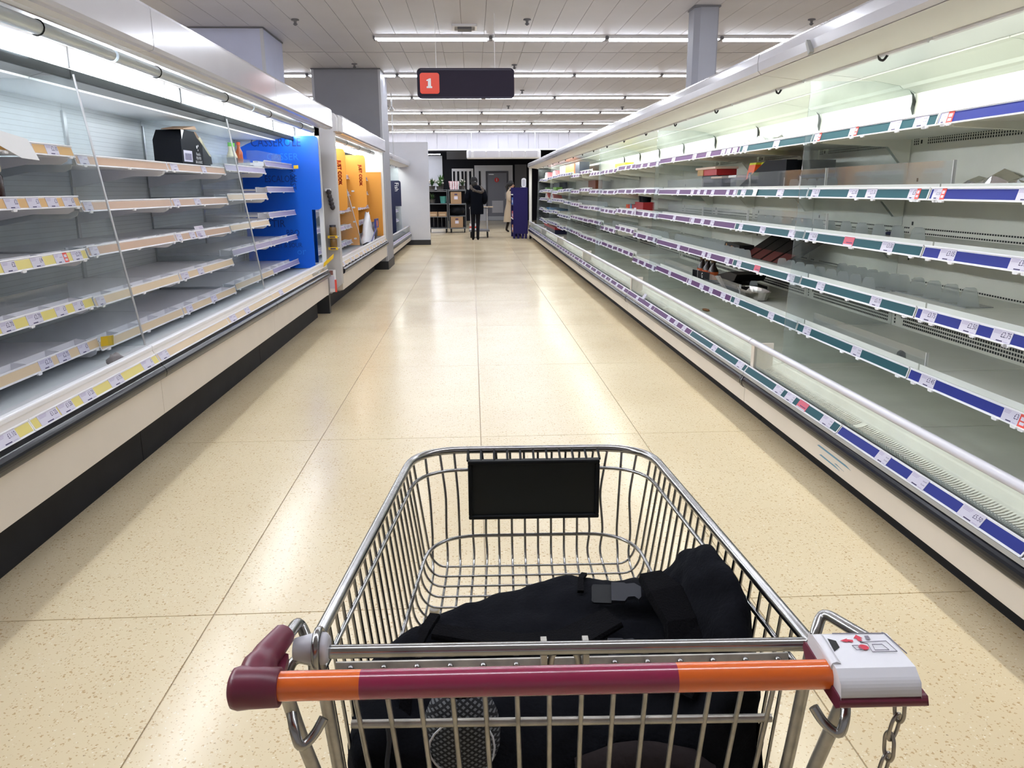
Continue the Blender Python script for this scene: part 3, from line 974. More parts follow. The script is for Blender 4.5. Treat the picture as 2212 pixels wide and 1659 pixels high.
    # shelves
    for k in range(nb):
        y0, y1 = n3[k] + 0.006, n3[k + 1] - 0.006
        for l, zb in enumerate(RZb):
            if zb is None: continue
            zt = zb + (rnd.uniform(-0.035, 0.035) if Y0 > 8 else 0) + dz
            if Y0 > 15 and rnd.random() < 0.08: continue
            af = 1.95
            mb = MB().box(s * (af + 0.004), s * (back - 0.01), y0, y1, zt - 0.036, zt - 0.018)
            mb.box(s * (af + 0.003), s * (af + 0.02), y0, y1, zt - 0.05, zt - 0.004)
            mb.box(s * (af + 0.035), s * (af + 0.041), y0, y1, zt - 0.018, zt + 0.016)
            sf = build(mb, 'shelf', SHELF_R if s > 0 else PLW, t)
            strip(sf, s, af, zt, y0, y1, colf(n3[k] + 0.1))
            if near:
                ys = []
                for (ya, yb, kd) in RT[l + 1]:
                    if y0 - 0.03 <= min(ya, yb) and max(ya, yb) <= y1 + 0.03:
                        ticket(sf, s, af, zt, max(ya, y0), max(yb, y0), kd)
                        ys.append(min(ya, yb) + 0.01)
                for yy in [y0 + 0.06, y1 - 0.06, (y0 + y1) / 2] + ys[:3]:
                    clip(sf, s, af, zt, yy)
                for yy in (y0 + 0.01, y1 - 0.012):
                    build(MB().prism([(s * 1.99, zt - 0.036), (s * (back - 0.01), zt - 0.036), (s * (back - 0.01), zt - 0.16), (s * (back - 0.06), zt - 0.165), (s * (back - 0.14), zt - 0.075), (s * 2.0, zt - 0.055)], yy - 0.003, yy + 0.003), 'shelf_bracket', enam, sf)
            else:
                tickets_far(sf, s, af, zt, y0, y1, rnd)
                for yy in (y0 + 0.01, y1 - 0.012):
                    build(MB().prism([(s * 1.97, zt - 0.036), (s * (back - 0.01), zt - 0.036), (s * (back - 0.01), zt - 0.14), (s * 1.99, zt - 0.075)], yy - 0.003, yy + 0.003), 'shelf_bracket', enam, sf)
    # canopy
    cn = build(MB().prism([(s * 1.625, 2.137), (s * 1.603, 2.12), (s * 1.598, 2.075), (s * 1.603, 2.032), (s * 1.622, 2.014), (s * 1.64, 2.03), (s * 1.64, 2.137)], a0, a1), 'canopy_fascia', FASCIA, t, bevel=0.004)
    build(MB().prism([(s * 1.622, 2.012), (s * 1.72, 2.0), (s * 1.855, 1.986), (s * 1.862, 1.995), (s * 1.862, 2.02), (s * 1.64, 2.03)], a0, a1), 'canopy_underside', UNDER, t)
    build(MB().box(s * 1.64, s * (back + 0.05), a0, a1, 2.105, 2.135), 'canopy_roof', CREAM, t)
    build(MB().box(s * (back + 0.021), s * (back + 0.06), a0, a1, 0.0, 2.105), 'rear_casing', CREAM, t)
    build(MB().prism([(s * 1.93, 2.02), (s * 2.195, 1.996), (s * 2.195, 2.05), (s * 1.93, 2.05)], a0, a1), 'air_duct', STEEL, t)
    for k in range(nb):
        y0, y1 = n3[k] + 0.02, n3[k + 1] - 0.02
        lp = build(MB().prism([(s * 1.866, 2.012), (s * 1.866, 1.976), (s * 1.877, 1.973), (s * 1.8785, 1.9805), (s * 1.922, 1.999), (s * 1.922, 2.012)], y0, y1), 'lamp_housing', mat('lamp_trim', (0.70, 0.69, 0.72), 0.3), t)
        ol = [(s * 1.880, 1.9805), (s * 1.921, 1.998)]
        build(MB().quad((ol[0][0], y0 + 0.03, ol[0][1]), (ol[0][0], y1 - 0.03, ol[0][1]), (ol[1][0], y1 - 0.03, ol[1][1]), (ol[1][0], y0 + 0.03, ol[1][1])), 'lamp_lens', LEDR, lp)
        yk = y0 + 0.35
        build(MB().tube(fillet([(s * 1.87, yk + 0.05, 1.985), (s * 1.865, yk + 0.03, 1.965), (s * 1.865, yk - 0.01, 1.955), (s * 1.87, yk - 0.03, 1.975)], 0.015), 0.006, 6), 'blind_hook', BLACKP, t)
    # glass sheet at the far end of the cabinet
    build(MB().add([(s * 1.91, Y1 - 0.004, 1.98), (s * 1.862, Y1 - 0.004, 0.56), (s * 1.862, Y1 - 0.004, 0.36), (s * (back - 0.002), Y1 - 0.004, 0.36), (s * (back - 0.002), Y1 - 0.004, 1.98),
                    (s * 1.91, Y1 + 0.002, 1.98), (s * 1.862, Y1 + 0.002, 0.56), (s * 1.862, Y1 + 0.002, 0.36), (s * (back - 0.002), Y1 + 0.002, 0.36), (s * (back - 0.002), Y1 + 0.002, 1.98)],
                   [(0, 1, 2, 3, 4), (9, 8, 7, 6, 5), (0, 1, 6, 5), (1, 2, 7, 6)]), 'glass_divider', GLASSD, t)
    if end:
        fm = MB().box(s * 1.64, s * 1.72, Y1, Y1 + 0.05, 0.0, 2.0).box(s * 1.64, s * 2.58, Y1, Y1 + 0.05, 2.0, 2.137).box(s * 1.64, s * 2.58, Y1, Y1 + 0.05, 0.0, 0.42)
        build(fm, 'end_frame', mat('end_frame_white', (0.72, 0.71, 0.68), 0.35), t, bevel=0.01)
    return t

RL = ['open chiller with royal blue and teal price strips, nearest the trolley on the right',
      'open chiller with teal and purple price strips holding orange boxes, second on the right',
      'open chiller with all purple price strips, third along the right run',
      'open chiller with purple price strips and a dark red carton, fourth along the right run',
      'open chiller with navy price strips, fifth along the right run',
      'farthest open chiller at the end of the right run, beside the blue display stand']
for i in range(6):
    Y0 = 0.85 + 3.75 * i
    chiller_r(1, Y0, Y0 + 3.75, 3, RL[i], RZ, near=(i < 2), end=(i == 5), seed=20 + i)

# ------------------------------------------------------------------ left run
LT = {
 1: [(3.63, 3.73, '£2.30'), (3.84, 3.95, '£2.10'), (4.14, 4.24, '-'), (5.36, 5.49, '-'), (5.96, 6.06, '-'), (2.9, 3.0, '-')],
 2: [(3.45, 3.55, '£2'), (3.62, 3.72, '£3'), (3.78, 3.88, '£3'), (3.93, 4.04, '£3'), (4.13, 4.22, '-'), (5.35, 5.46, '-'), (5.74, 5.87, '-')],
 3: [(3.36, 3.46, '£2'), (3.58, 3.68, '£4'), (3.78, 3.86, '-'), (3.86, 3.90, 'R'), (3.94, 4.04, '£2.70'), (4.13, 4.22, '-'), (5.33, 5.43, '-'), (5.58, 5.69, '-'), (5.72, 5.90, 'card')],
 4: [(3.28, 3.38, '£2.70'), (3.48, 3.6, '£2.70'), (3.72, 3.82, '£3'), (3.89, 3.99, '£3'), (4.13, 4.22, '-'), (5.34, 5.48, '-'), (5.67, 5.79, '-')],
 5: [(3.52, 3.63, '£2.75'), (3.68, 3.79, '£2.75'), (3.88, 3.98, '£3'), (5.37, 5.49, '-'), (5.89, 6.02, '-')],
 6: [(2.66, 2.79, '£1.10'), (2.8, 2.93, '£2.60'), (2.94, 3.08, '£1.25'), (3.09, 3.2, '£1.50'), (3.27, 3.39, '£1.20'), (3.54, 3.67, '£1.75'), (3.90, 4.03, '£1'), (4.12, 4.24, 'see'), (5.36, 5.5, '-'), (5.72, 5.84, '-'), (6.76, 6.89, '-')],
}

def chiller_l(Y0, Y1, nb, label, Zbays, cols, near=False, da=0.0, seed=1, back=2.55, divider=True, fcol=S_YEL, roller_end=False, name='open_chiller', header_from=None, backm=None):
    rnd = random.Random(seed)
    t = thing(name, label, 'chiller', (-2.05, (Y0 + Y1) / 2, 0))
    a0, a1 = Y0 + 0.003, Y1 - 0.003
    A = lambda a: -(a - da)
    n = [Y0 + (Y1 - Y0) * k / nb for k in range(nb + 1)]
    build(MB().box(A(1.79 + da), A(1.83 + da), a0, a1, 0.0, 0.245), 'kick_plate', KICK, t)
    mb = MB()
    y = Y0 + 0.02
    while y < Y1 - 0.02:
        if int(y / 1.21) % 2 == 0 or y > 6:
            mb.box(-1.7885, -1.789, y, y + 0.012, 0.185, 0.205)
        y += 0.026 if Y0 < 6 else 0.052
    build(mb, 'kick_slots', SLOT, t, kind='stuff')
    build(MB().prism([(A(1.652), 0.262), (A(1.69), 0.248), (A(1.80), 0.246), (A(1.80), 0.256), (A(1.69), 0.262)], a0, a1), 'base_lip', LIPG, t)
    for k in range(max(1, nb // 2)):
        m = max(1, nb // 2)
        y0, y1 = Y0 + (Y1 - Y0) * k / m, Y0 + (Y1 - Y0) * (k + 1) / m
        build(MB().box(A(1.65), A(1.80), y0 + 0.002, y1 - 0.002, 0.262, 0.50), 'base_panel', CREAM, t)
    pr = [(A(1.645 - 0.032 * math.cos(R(a))), 0.487 + 0.036 * math.sin(R(a))) for a in range(-90, 91, 15)] + [(A(1.652), 0.522), (A(1.652), 0.451)]
    bm = MB().prism(pr, a0, a1)
    bm.prism([(A(1.632), 0.517), (A(1.638), 0.536), (A(1.65), 0.536), (A(1.65), 0.517)], a0, a1)
    build(bm, 'bumper', BUMP, t)
    build(MB().prism([(A(1.627), 0.5115), (A(1.6265), 0.5135), (A(1.635), 0.522), (A(1.64), 0.52)], a0, a1), 'bumper_trim', STEEL, t)
    # front ledge with its ticket rail
    build(MB().prism([(A(1.648), 0.50), (A(1.648), 0.55), (A(1.676), 0.604), (A(1.70), 0.604), (A(1.70), 0.50)], a0, a1), 'front_ledge', CREAM, t)
    for k in range(nb):
        fc = fcol if n[k] < 4.0 else S_CRM
        st = strip(t, -1, 1.667 - da, 0.583, n[k] + 0.003, n[k + 1] - 0.003, fc, 0.046, 0.023, 'front_ticket_rail')
        if near:
            for (ya, yb, kd) in LT[6]:
                if n[k] <= ya and yb <= n[k + 1]:
                    ticket(st, -1, 1.667 - da, 0.583, ya, yb, kd, 0.046, 0.023)
        else:
            tickets_far(st, -1, 1.667 - da, 0.583, n[k], n[k + 1], rnd, 0.046, 0.023)
    build(MB().box(A(1.672), A(1.704), a0, a1, 0.603, 0.628), 'front_rail', PLW, t, bevel=0.006)
    for k in range(nb * 2):
        y0 = Y0 + (Y1 - Y0) * k / (nb * 2); y1 = Y0 + (Y1 - Y0) * (k + 1) / (nb * 2)
        if k % 2 == 0:
            y1 = Y0 + (Y1 - Y0) * (k + 2) / (nb * 2)
            build(MB().prism([(A(1.704), 0.60), (A(1.76), 0.585), (A(1.77), 0.575), (A(1.86), 0.57), (A(1.86), 0.52), (A(1.704), 0.52)], y0 + 0.003, y1 - 0.003), 'inner_sill', mat('sill_grey_white', (0.56, 0.57, 0.60), 0.4), t)
            build(MB().box(A(1.86), A(back + da - 0.004), y0 + 0.003, y1 - 0.003, 0.53, 0.56), 'deck_panel', DECK_L, t)
    for k in range(nb):
        bp = build(MB().box(-back, -back - 0.02, n[k] + 0.002, n[k + 1] - 0.002, 0.55, 1.96), 'back_panel', backm or DOTL, t)
        build(MB().box(-back + 0.012, -back, n[k] + 0.003 - (0.02 if k else 0), n[k] + 0.02, 0.56, 1.90), 'upright', STEEL if backm is None else ORNG, t)
    # shelves with a gutter and little fins behind the ticket strip
    fin_me = MB().prism([(-1.955 + da, -0.045), (-2.05 + da, -0.045), (-2.05 + da, -0.002), (-2.03 + da, -0.002), (-1.955 + da, -0.012)], -0.003, 0.003).mesh('shelf_fin', PLW)
    for k in range(nb):
        y0, y1 = n[k] + 0.006, n[k + 1] - 0.006
        for l, zt in enumerate(Zbays[k % len(Zbays)]):
            if zt is None: continue
            af = 1.95 - da
            mb = MB().box(-(af + 0.10), -(back - 0.014), y0, y1, zt - 0.042, zt - 0.020)
            mb.box(-(af + 0.003), -(af + 0.10), y0, y1, zt - 0.052, zt - 0.046)
            mb.box(-(af + 0.095), -(af + 0.101), y0, y1, zt - 0.05, zt - 0.004)
            mb.box(-(af + 0.002), -(af + 0.006), y0, y1, zt - 0.052, zt - 0.001)
            for yy in (y0 + 0.008, y1 - 0.008):
                mb.prism([(-(af + 0.012), zt - 0.05), (-(back - 0.014), zt - 0.045), (-(back - 0.014), zt - 0.15), (-(af + 0.22), zt - 0.085), (-(af + 0.05), zt - 0.085), (-(af + 0.02), zt - 0.07)], yy - 0.003, yy + 0.003)
            sf = build(mb, 'shelf', PLW, t)
            strip(sf, -1, af, zt, y0, y1, cols(n[k] + 0.05, l))
            m = 4
            for j in range(m + 1):
                yy = y0 + 0.03 + (y1 - y0 - 0.06) * j / m
                o = bpy.data.objects.new('shelf_fin', fin_me)
                g = ORG[sf.name]
                o.location = (-g[0], yy - g[1], zt - g[2]); link(o, sf); ORG[o.name] = g
            if l > 1:
                sm = MB()
                for j in range(m):
                    yy = y0 + 0.03 + (y1 - y0 - 0.06) * j / m
                    sm.box(-(af + 0.028), -(af + 0.044), yy + 0.05, yy + (y1 - y0) / m - 0.05, zt - 0.0458, zt - 0.0448)
                build(sm, 'drain_slots', SLOT, sf)
            if near:
                ys = []
                for (ya, yb, kd) in LT[l + 1]:
                    if y0 - 0.005 <= ya and yb <= y1 + 0.005:
                        ticket(sf, -1, af, zt, ya, yb, kd); ys.append(ya + 0.01)
                for yy in [y0 + 0.07, y1 - 0.05, (y0 + y1) / 2]:
                    clip(sf, -1, af, zt, yy)
            else:
                tickets_far(sf, -1, af, zt, y0, y1, rnd)
    # canopy: fascia, roller blind, lamps and an added shelf light
    h0 = header_from if header_from is not None else a0
    pr = [(-1.53, 2.262), (-1.508, 2.256), (-1.500, 2.24), (-1.500, 2.075), (-1.508, 2.058), (-1.53, 2.052), (-1.55, 2.06), (-1.55, 2.262)]
    build(MB().prism(pr, h0, a1), 'canopy_fascia', FASCIA, t, bevel=0.003)
    build(MB().prism([(-1.53, 2.052), (-1.585, 2.052), (-1.60, 2.075), (-1.62, 2.085), (-1.62, 2.095), (-1.55, 2.07)], h0, a1), 'canopy_underside', UNDER, t)
    build(MB().box(-1.62, -1.66, h0, a1, 2.066, 2.10), 'blind_track', PLW, t)
    build(MB().box(-1.55, -2.62, a0, a1, 2.10, 2.14), 'canopy_roof', CREAM, t)
    build(MB().box(-2.571, -2.61, a0, a1, 0.0, 2.10), 'rear_casing', CREAM, t)
    ro = build(MB().tube([(-1.705, h0 + 0.02, 2.036), (-1.705, a1 - (0.08 if roller_end else 0.005), 2.036)], 0.028, 16), 'blind_roller', ROLLER, t)
    for k in range(nb):
        yy = n[k] + 0.55
        if yy > h0 + 0.1:
            build(MB().tube([(-1.705 + 0.0295 * math.cos(R(a)), yy, 2.036 + 0.0295 * math.sin(R(a))) for a in range(0, 360, 24)], 0.0035, 5, 0, True), 'roller_strap', BLACKP, ro)
    build(MB().box(-1.72, -1.95, h0, a1, 2.085, 2.099), 'canopy_lining', mat('lining_grey', (0.33, 0.31, 0.29), 0.5), t)
    e = a1 - (0.05 if roller_end else 0)
    for k in range(nb):
        y0, y1 = max(n[k], h0), min(n[k + 1], e)
        lp = build(MB().box(-1.905, -1.94, y0 + 0.004, y1 - 0.004, 1.978, 2.08), 'lamp_housing', PLW, t)
        build(MB().prism([(-1.902, 1.985), (-1.902, 2.05), (-1.9045, 2.052), (-1.9045, 1.98), (-1.93, 1.9775), (-1.93, 1.9755), (-1.905, 1.9755)], y0 + 0.02, y1 - 0.02), 'lamp_lens', LED, lp)
        if k % 2 == 1:
            build(MB().box(-1.896, -1.9, y0 + 0.25, y0 + 0.85, 1.974, 2.055), 'lamp_cover', mat('lamp_cover', (0.80, 0.82, 0.90), 0.4, emit=0.75), lp)
            build(MB().box(-1.894, -1.9, y0 + 0.235, y0 + 0.25, 1.965, 2.06), 'cover_joint', BLACKP, lp)
    build(MB().prism([(-1.905, 1.974), (-1.905, 1.932), (-1.925, 1.930), (-1.945, 1.974)], h0, e), 'air_baffle', DARKB, t)
    for k in range(nb):
        y0, y1 = max(n[k], h0) + 0.03, min(n[k + 1], e) - 0.03
        lq = build(MB().prism([(-1.946, 1.974), (-1.927, 1.934), (-1.965, 1.955), (-1.975, 1.974)], y0, y1), 'added_shelf_light', DARKB, t)  # unseen light added behind the baffle to brighten the shelf interior
        build(MB().quad((-1.9275, y0 + 0.02, 1.9325), (-1.9275, y1 - 0.02, 1.9325), (-1.965, y1 - 0.02, 1.9535), (-1.965, y0 + 0.02, 1.9535)), 'lamp_lens', LED_FILL, lq)  # glowing face of that added light
    build(MB().prism([(-1.975, 1.975), (-2.10, 1.94), (-2.10, 1.95), (-1.975, 1.985)], h0, e), 'air_duct', mat('duct_grey', (0.16, 0.17, 0.18), 0.6), t)
    build(MB().prism([(-2.10, 1.93), (-2.10, 1.94), (-back, 1.955), (-back, 1.945)], a0, a1), 'interior_ceiling', ENAM_L, t)
    if divider:
        Yd = Y1
        vs = [(-1.90, Yd, 1.945), (-1.715, Yd, 0.632), (-back + 0.002, Yd, 0.60), (-back + 0.002, Yd, 1.94)]
        vs2 = [(x, y + 0.006, z) for x, y, z in vs]
        gd = build(MB().add(vs + vs2, [(0, 1, 2, 3), (7, 6, 5, 4), (0, 1, 5, 4), (1, 2, 6, 5), (2, 3, 7, 6), (3, 0, 4, 7)]), 'glass_divider', GLASSD, t)
        build(MB().tube([(-1.895, Yd + 0.003, 1.95), (-1.71, Yd + 0.003, 0.632)], 0.006, 6), 'edge_strip', STEEL, gd)
    return t

ZA = [1.62, 1.384, 1.128, 0.888, 0.677]
ZB = [1.585, 1.36, 1.137, 0.881, 0.655]
ZC = [1.615, 1.384, 1.143, 0.946, 0.672]
ZD = [1.685, 1.445, 1.205, 0.944, 0.675]

def lcol(y, l):
    if y < 4.05:
        return (S_OCHRE, S_OCHRE, S_YEL, S_YEL, S_CRM)[l]
    if y < 6.5:
        return (S_TAN, S_TAN, S_TAN, S_CRM, S_CRM)[l]
    if y < 7.7:
        return (S_LILAC, S_CRM, S_CRM, S_LILAC, S_CRM)[l]
    return S_LILAC
chiller_l(0.47, 1.68, 1, 'open chiller on the left beside the trolley, out of the picture', [ZA], lcol, near=True, divider=False)
chiller_l(1.68, 4.10, 2, 'near left open chiller with ochre and yellow strips at the picture edge', [ZA], lcol, near=True)
chiller_l(4.10, 6.52, 2, 'left open chiller with tan price strips between the two glass dividers', [ZB], lcol, near=True, fcol=S_CRM)
c3 = chiller_l(6.52, 9.03, 2, 'left open chiller with lilac strips and the bright blue end panel', [ZC, ZD], lcol, near=True, divider=False, roller_end=True, fcol=S_CRM)

# end of the near-left run: white frame with a mirror inside
ef = build(MB().box(-1.655, -1.70, 9.03, 9.07, 0.60, 2.10).box(-1.655, -2.56, 9.03, 9.07, 1.985, 2.10).box(-1.66, -2.56, 9.03, 9.07, 0.25, 0.62), 'end_frame', mat('end_frame_bright', (0.82, 0.83, 0.84), 0.35), c3)
build(MB().box(-1.70, -2.55, 9.035, 9.05, 0.62, 1.985), 'end_mirror', MIRROR, c3)
build(MB().box(-1.64, -1.66, 8.2, 9.02, 0.555, 0.575), 'loose_film', glass('loose_film', (0.85, 0.85, 0.86), 0.4, 0.8), c3)

def tpanel(name, label, cat, y, col_m, pts, extra):
    t = thing(name, label, cat, (-1.9, y, 0.6))
    build(MB().prism(pts, y, y + 0.012, 0), 'board', col_m, t)
    for nm, mb, mm in extra:
        build(mb, nm, mm, t)
    return t
def rcorner(pts, r, n=4):
    """round the corners listed with a flag; pts = [(x,z,flag)]"""
    out = []
    N = len(pts)
    for i, (x, z, f) in enumerate(pts):
        if not f:
            out.append((x, z)); continue
        b = Vector((x, z)); a = Vector(pts[i - 1][:2]); c = Vector(pts[(i + 1) % N][:2])
        p1 = b + (a - b).normalized() * r; p2 = b + (c - b).normalized() * r
        for k in range(n + 1):
            u = k / n
            q = (1 - u) ** 2 * p1 + 2 * u * (1 - u) * b + u * u * p2
            out.append((q.x, q.y))
    return out
BYP = 8.93
pts = rcorner([(-2.48, 0.57, 0), (-1.76, 0.57, 0), (-1.76, 1.205, 0), (-1.65, 1.205, 1), (-1.65, 1.98, 1), (-2.17, 1.98, 0), (-2.40, 1.90, 0), (-2.48, 1.86, 0)], 0.05)
yt = BYP - 0.001
ex = []
def T(s, x, z, h, mm, rot=False, sx=1.0, mir=False):
    rgt, up = ((1, 0, 0), (0, 0, 1)) if not rot else ((0, 0, -1), (1, 0, 0))
    return (MB().text(s, (x, yt, z), rgt, up, h, 0, 'l', sx), mm)
for s, x, z, h, mm, rot, sx in (('CASSEROLE', -2.36, 1.87, 0.09, BLUED, False, 0.8), ('CASSER', -2.2, 1.73, 0.07, BLUEL, False, 1.0), ('ESCALOPE', -2.24, 1.50, 0.07, BLUED, False, 0.75), ('ROAST', -1.97, 1.63, 0.06, BLUED, True, 0.8), ('STIR', -2.25, 1.02, 0.08, BLUED, False, 0.9), ('SWEET & SOUR', -2.28, 0.80, 0.05, BLUED, False, 0.8), ('BBQ', -2.05, 0.92, 0.07, BLUED, False, 0.9), ('or', -1.95, 0.72, 0.05, BLUEL, False, 1.0)):
    mb, mm = T(s, x, z, h, mm, rot, sx)
    ex.append(('printed_word', mb, mm))
tpanel('promotional_sign', 'bright blue display panel with dark cooking words at the left chiller end', 'sign', BYP, BLUEP, pts, ex)

# ---- orange "just cook" chiller
def ocol(y, l):
    return S_LILAC
c4 = chiller_l(9.42, 14.42, 4, 'left open chiller with orange display panels and nearly bare shelves', [[1.63, 1.39, 1.16, 0.92, 0.69]], ocol, da=0.10, seed=5, divider=False, roller_end=True, fcol=S_CRM, header_from=9.75, backm=mat('orange_back', (0.62, 0.30, 0.10), 0.5))
build(MB().box(-1.56, -2.56, 14.42, 14.46, 0.25, 2.10), 'end_panel', mat('end_frame_bright', (0.82, 0.83, 0.84), 0.35), c4)
build(MB().box(-1.60, -2.55, 14.40, 14.42, 0.62, 1.72), 'orange_lining', ORNG, c4)
# grey end panel facing down the aisle
ep = thing('chiller_end_panel', 'tall grey end panel with clip-strip hooks at the orange chiller', 'panel', (-2.0, 9.3, 0.2))
pts = [(-2.62, 0.24), (-1.66, 0.24), (-1.535, 0.35), (-1.535, 2.05), (-1.50, 2.05), (-1.50, 2.20), (-1.53, 2.245), (-1.57, 2.258), (-2.62, 2.258)]
build(MB().prism(pts, 9.28, 9.40), 'board', mat('end_panel_grey', (0.50, 0.485, 0.49), 0.45, var=0.02), ep, bevel=0.004)
build(MB().prism([(-1.50, 2.06), (-1.50, 2.235), (-1.60, 2.258), (-1.66, 2.258), (-1.66, 2.06)], 9.424, 9.745), 'corner_cap', mat('end_panel_grey', (0.5, 0.485, 0.49), 0.45), c4, bevel=0.004)
build(MB().box(-1.70, -2.5, 9.30, 9.39, 0.0, 0.24), 'plinth', SKIRT, ep)

def jc_panel(y, label, front):
    pts = rcorner([(front - 0.75, 0.60, 0), (front - 0.14, 0.60, 0), (front - 0.14, 1.16, 0), (front, 1.16, 1), (front, 1.92, 1), (front - 0.75, 1.92, 0)], 0.06)
    t = thing('promotional_sign', label, 'sign', (front - 0.3, y, 0.6), 'orange panels in the left chiller')
    build(MB().prism(pts, y, y + 0.012), 'board', ORNG, t)
    mb = MB()
    for ox, oz in ((0, 0), (0.005, 0), (-0.005, 0), (0, 0.004), (0, -0.004)):
        mb.text('JUST COOK', (front - 0.11 + ox, y - 0.001, 1.78 + oz), (0, 0, -1), (1, 0, 0), 0.055, 0, 'l', 0.95)
    build(mb, 'printed_word', ORNGR, t)
    tb = MB().prism(rrect(-0.02, 0.02, -0.012, 0.012, 0.01, 3), y - 0.03, y - 0.002).mesh('panel_tab', PLW)
    for z in (1.40, 1.16, 0.95, 0.70):
        inst(tb, 'panel_tab', t, (front - 0.2, 0, z))
    return t
jc_panel(10.35, 'nearer orange panel lettered JUST COOK, beside the grey end panel', -1.585)
jc_panel(12.25, 'farther orange panel lettered JUST COOK, in the middle of the orange chiller', -1.585)
vs = [(-1.90, 11.6, 1.93), (-1.60, 11.6, 0.634), (-2.54, 11.6, 0.60), (-2.54, 11.6, 1.93)]
gd = build(MB().add(vs + [(x, y + 0.006, z) for x, y, z in vs], [(0, 1, 2, 3), (7, 6, 5, 4), (0, 1, 5, 4), (1, 2, 6, 5)]), 'glass_divider', GLASSD, c4)
build(MB().tube([(-1.897, 11.603, 1.94), (-1.597, 11.603, 0.634)], 0.006, 5), 'edge_strip', STEEL, gd)

# ---- fish chiller beyond the dark column (low-fronted type)
def ncol(y): return S_NAVY
def fcolr(y): return S_LILAC
c5 = chiller_r(-1, 15.75, 21.2, 4, 'small open chiller with navy panels beside the white partition', [1.62, 1.38, 1.14, 0.9, 0.66], back=2.45, front_post=True, colf=fcolr, enam=mat('navy_lining', (0.07, 0.08, 0.14), 0.4), seed=77)
pts = rcorner([(-2.4, 0.40, 0), (-1.80, 0.40, 0), (-1.80, 1.05, 0), (-1.66, 1.05, 0), (-1.66, 1.63, 1), (-2.4, 1.63, 0)], 0.06)
t = thing('promotional_sign', 'dark navy display panel lettered Fish beside the white partition', 'sign', (-1.9, 19.0, 0.4))
build(MB().prism(pts, 19.0, 19.012), 'board', NAVYP, t)
build(MB().text('Fish', (-1.80, 18.998, 1.58), (0, 0, -1), (1, 0, 0), 0.09, 0), 'printed_word', WHITE, t)

# ------------------------------------------------------------------ things on and by the chillers
# jars and pouch on the grey end panel
def jar(z, label):
    t = thing('jar', label, 'jar', (-1.595, 9.22, z), 'jars clipped to the grey end panel')
    build(MB().lathe([(0.036, z), (0.042, z + 0.01), (0.042, z + 0.085), (0.034, z + 0.10)], (-1.595, 9.22, 0), 12), 'glass_body', mat('jar_brown', (0.16, 0.085, 0.02), 0.25), t)
    build(MB().lathe([(0.036, z + 0.10), (0.037, z + 0.122)], (-1.595, 9.22, 0), 12), 'lid', mat('jar_lid', (0.03, 0.03, 0.05), 0.4), t)
    build(MB().box(-1.65, -1.54, 9.172, 9.176, z - 0.025, z + 0.005), 'ticket', YELT, t)
    build(MB().box(-1.625, -1.565, 9.168, 9.172, z - 0.018, z - 0.004), 'ticket_print', INK, t)
    build(MB().box(-1.65, -1.54, 9.176, 9.28, z - 0.012, z - 0.002), 'wire_shelf', PLW, t)
jar(0.905, 'upper brown jar over a yellow ticket on the grey end panel')
jar(0.775, 'lower brown jar over a yellow ticket on the grey end panel')
t = thing('snack_pouch', 'dark hanging pouch strip on the grey end panel above the jars', 'pouch', (-1.60, 9.25, 1.2))
for k in range(5):
    build(MB().blob((-1.62 + 0.008 * k, 9.245, 1.39 - 0.042 * k), 0.03, 0.018, 0.032, 0, 8, 5, 0.15, k), 'pouch', mat('pouch_dark', (0.025, 0.02, 0.025), 0.35), t)
build(MB().box(-1.66, -1.60, 9.24, 9.2805, 1.40, 1.43), 'hook', PLW, t)
t = thing('leaflet_holder', 'small leaflet holder with a red strip under the bumper end', 'holder', (-1.62, 9.12, 0.25))
build(MB().box(-1.645, -1.575, 9.09, 9.11, 0.28, 0.53), 'back_plate', PLW, t)
build(MB().box(-1.64, -1.585, 9.083, 9.09, 0.32, 0.46), 'leaflet', PAPER, t)
build(MB().box(-1.585, -1.565, 9.08, 9.10, 0.28, 0.42), 'red_strip', REDT, t)
build(MB().box(-1.64, -1.60, 9.083, 9.09, 0.475, 0.525), 'photo_card', mat('card_brown', (0.2, 0.08, 0.07), 0.5), t)
build(MB().box(-1.64, -1.62, 9.11, 9.28, 0.36, 0.38), 'bracket', PLW, t)
t = tag(build(MB().prism([(0, 0), (0.11, 0.10), (0.115, 0.15), (0.005, 0.05)], 0, 0.006, 0, 'x'), 'shelf_flag', YELT, org=(0, 0, 0)), 'yellow ticket flag sticking up at the end of the left bumper', 'flag')
t.location = (-1.66, 8.86, 0.585); t.rotation_euler = (0, R(14), R(-70))
t = tag(build(MB().prism([(-0.03, 0.0), (0.03, 0.004), (0.034, 0.055), (-0.026, 0.05)], -0.002, 0.002), 'shelf_flag', YELT), 'small yellow flag clipped to the lowest left shelf strip', 'flag')
t.location = (-1.90, 4.10, 0.63); t.rotation_euler = (0, 0, R(20))
t = tag(build(MB().prism([(-0.02, 0.0), (0.03, 0.004), (0.03, 0.04), (-0.02, 0.036)], -0.002, 0.002), 'shelf_flag', YELT), 'tiny yellow flag at the end of the top left strip by the blue panel', 'flag')
t.location = (-1.89, 8.86, 1.635); t.rotation_euler = (0, 0, R(10))

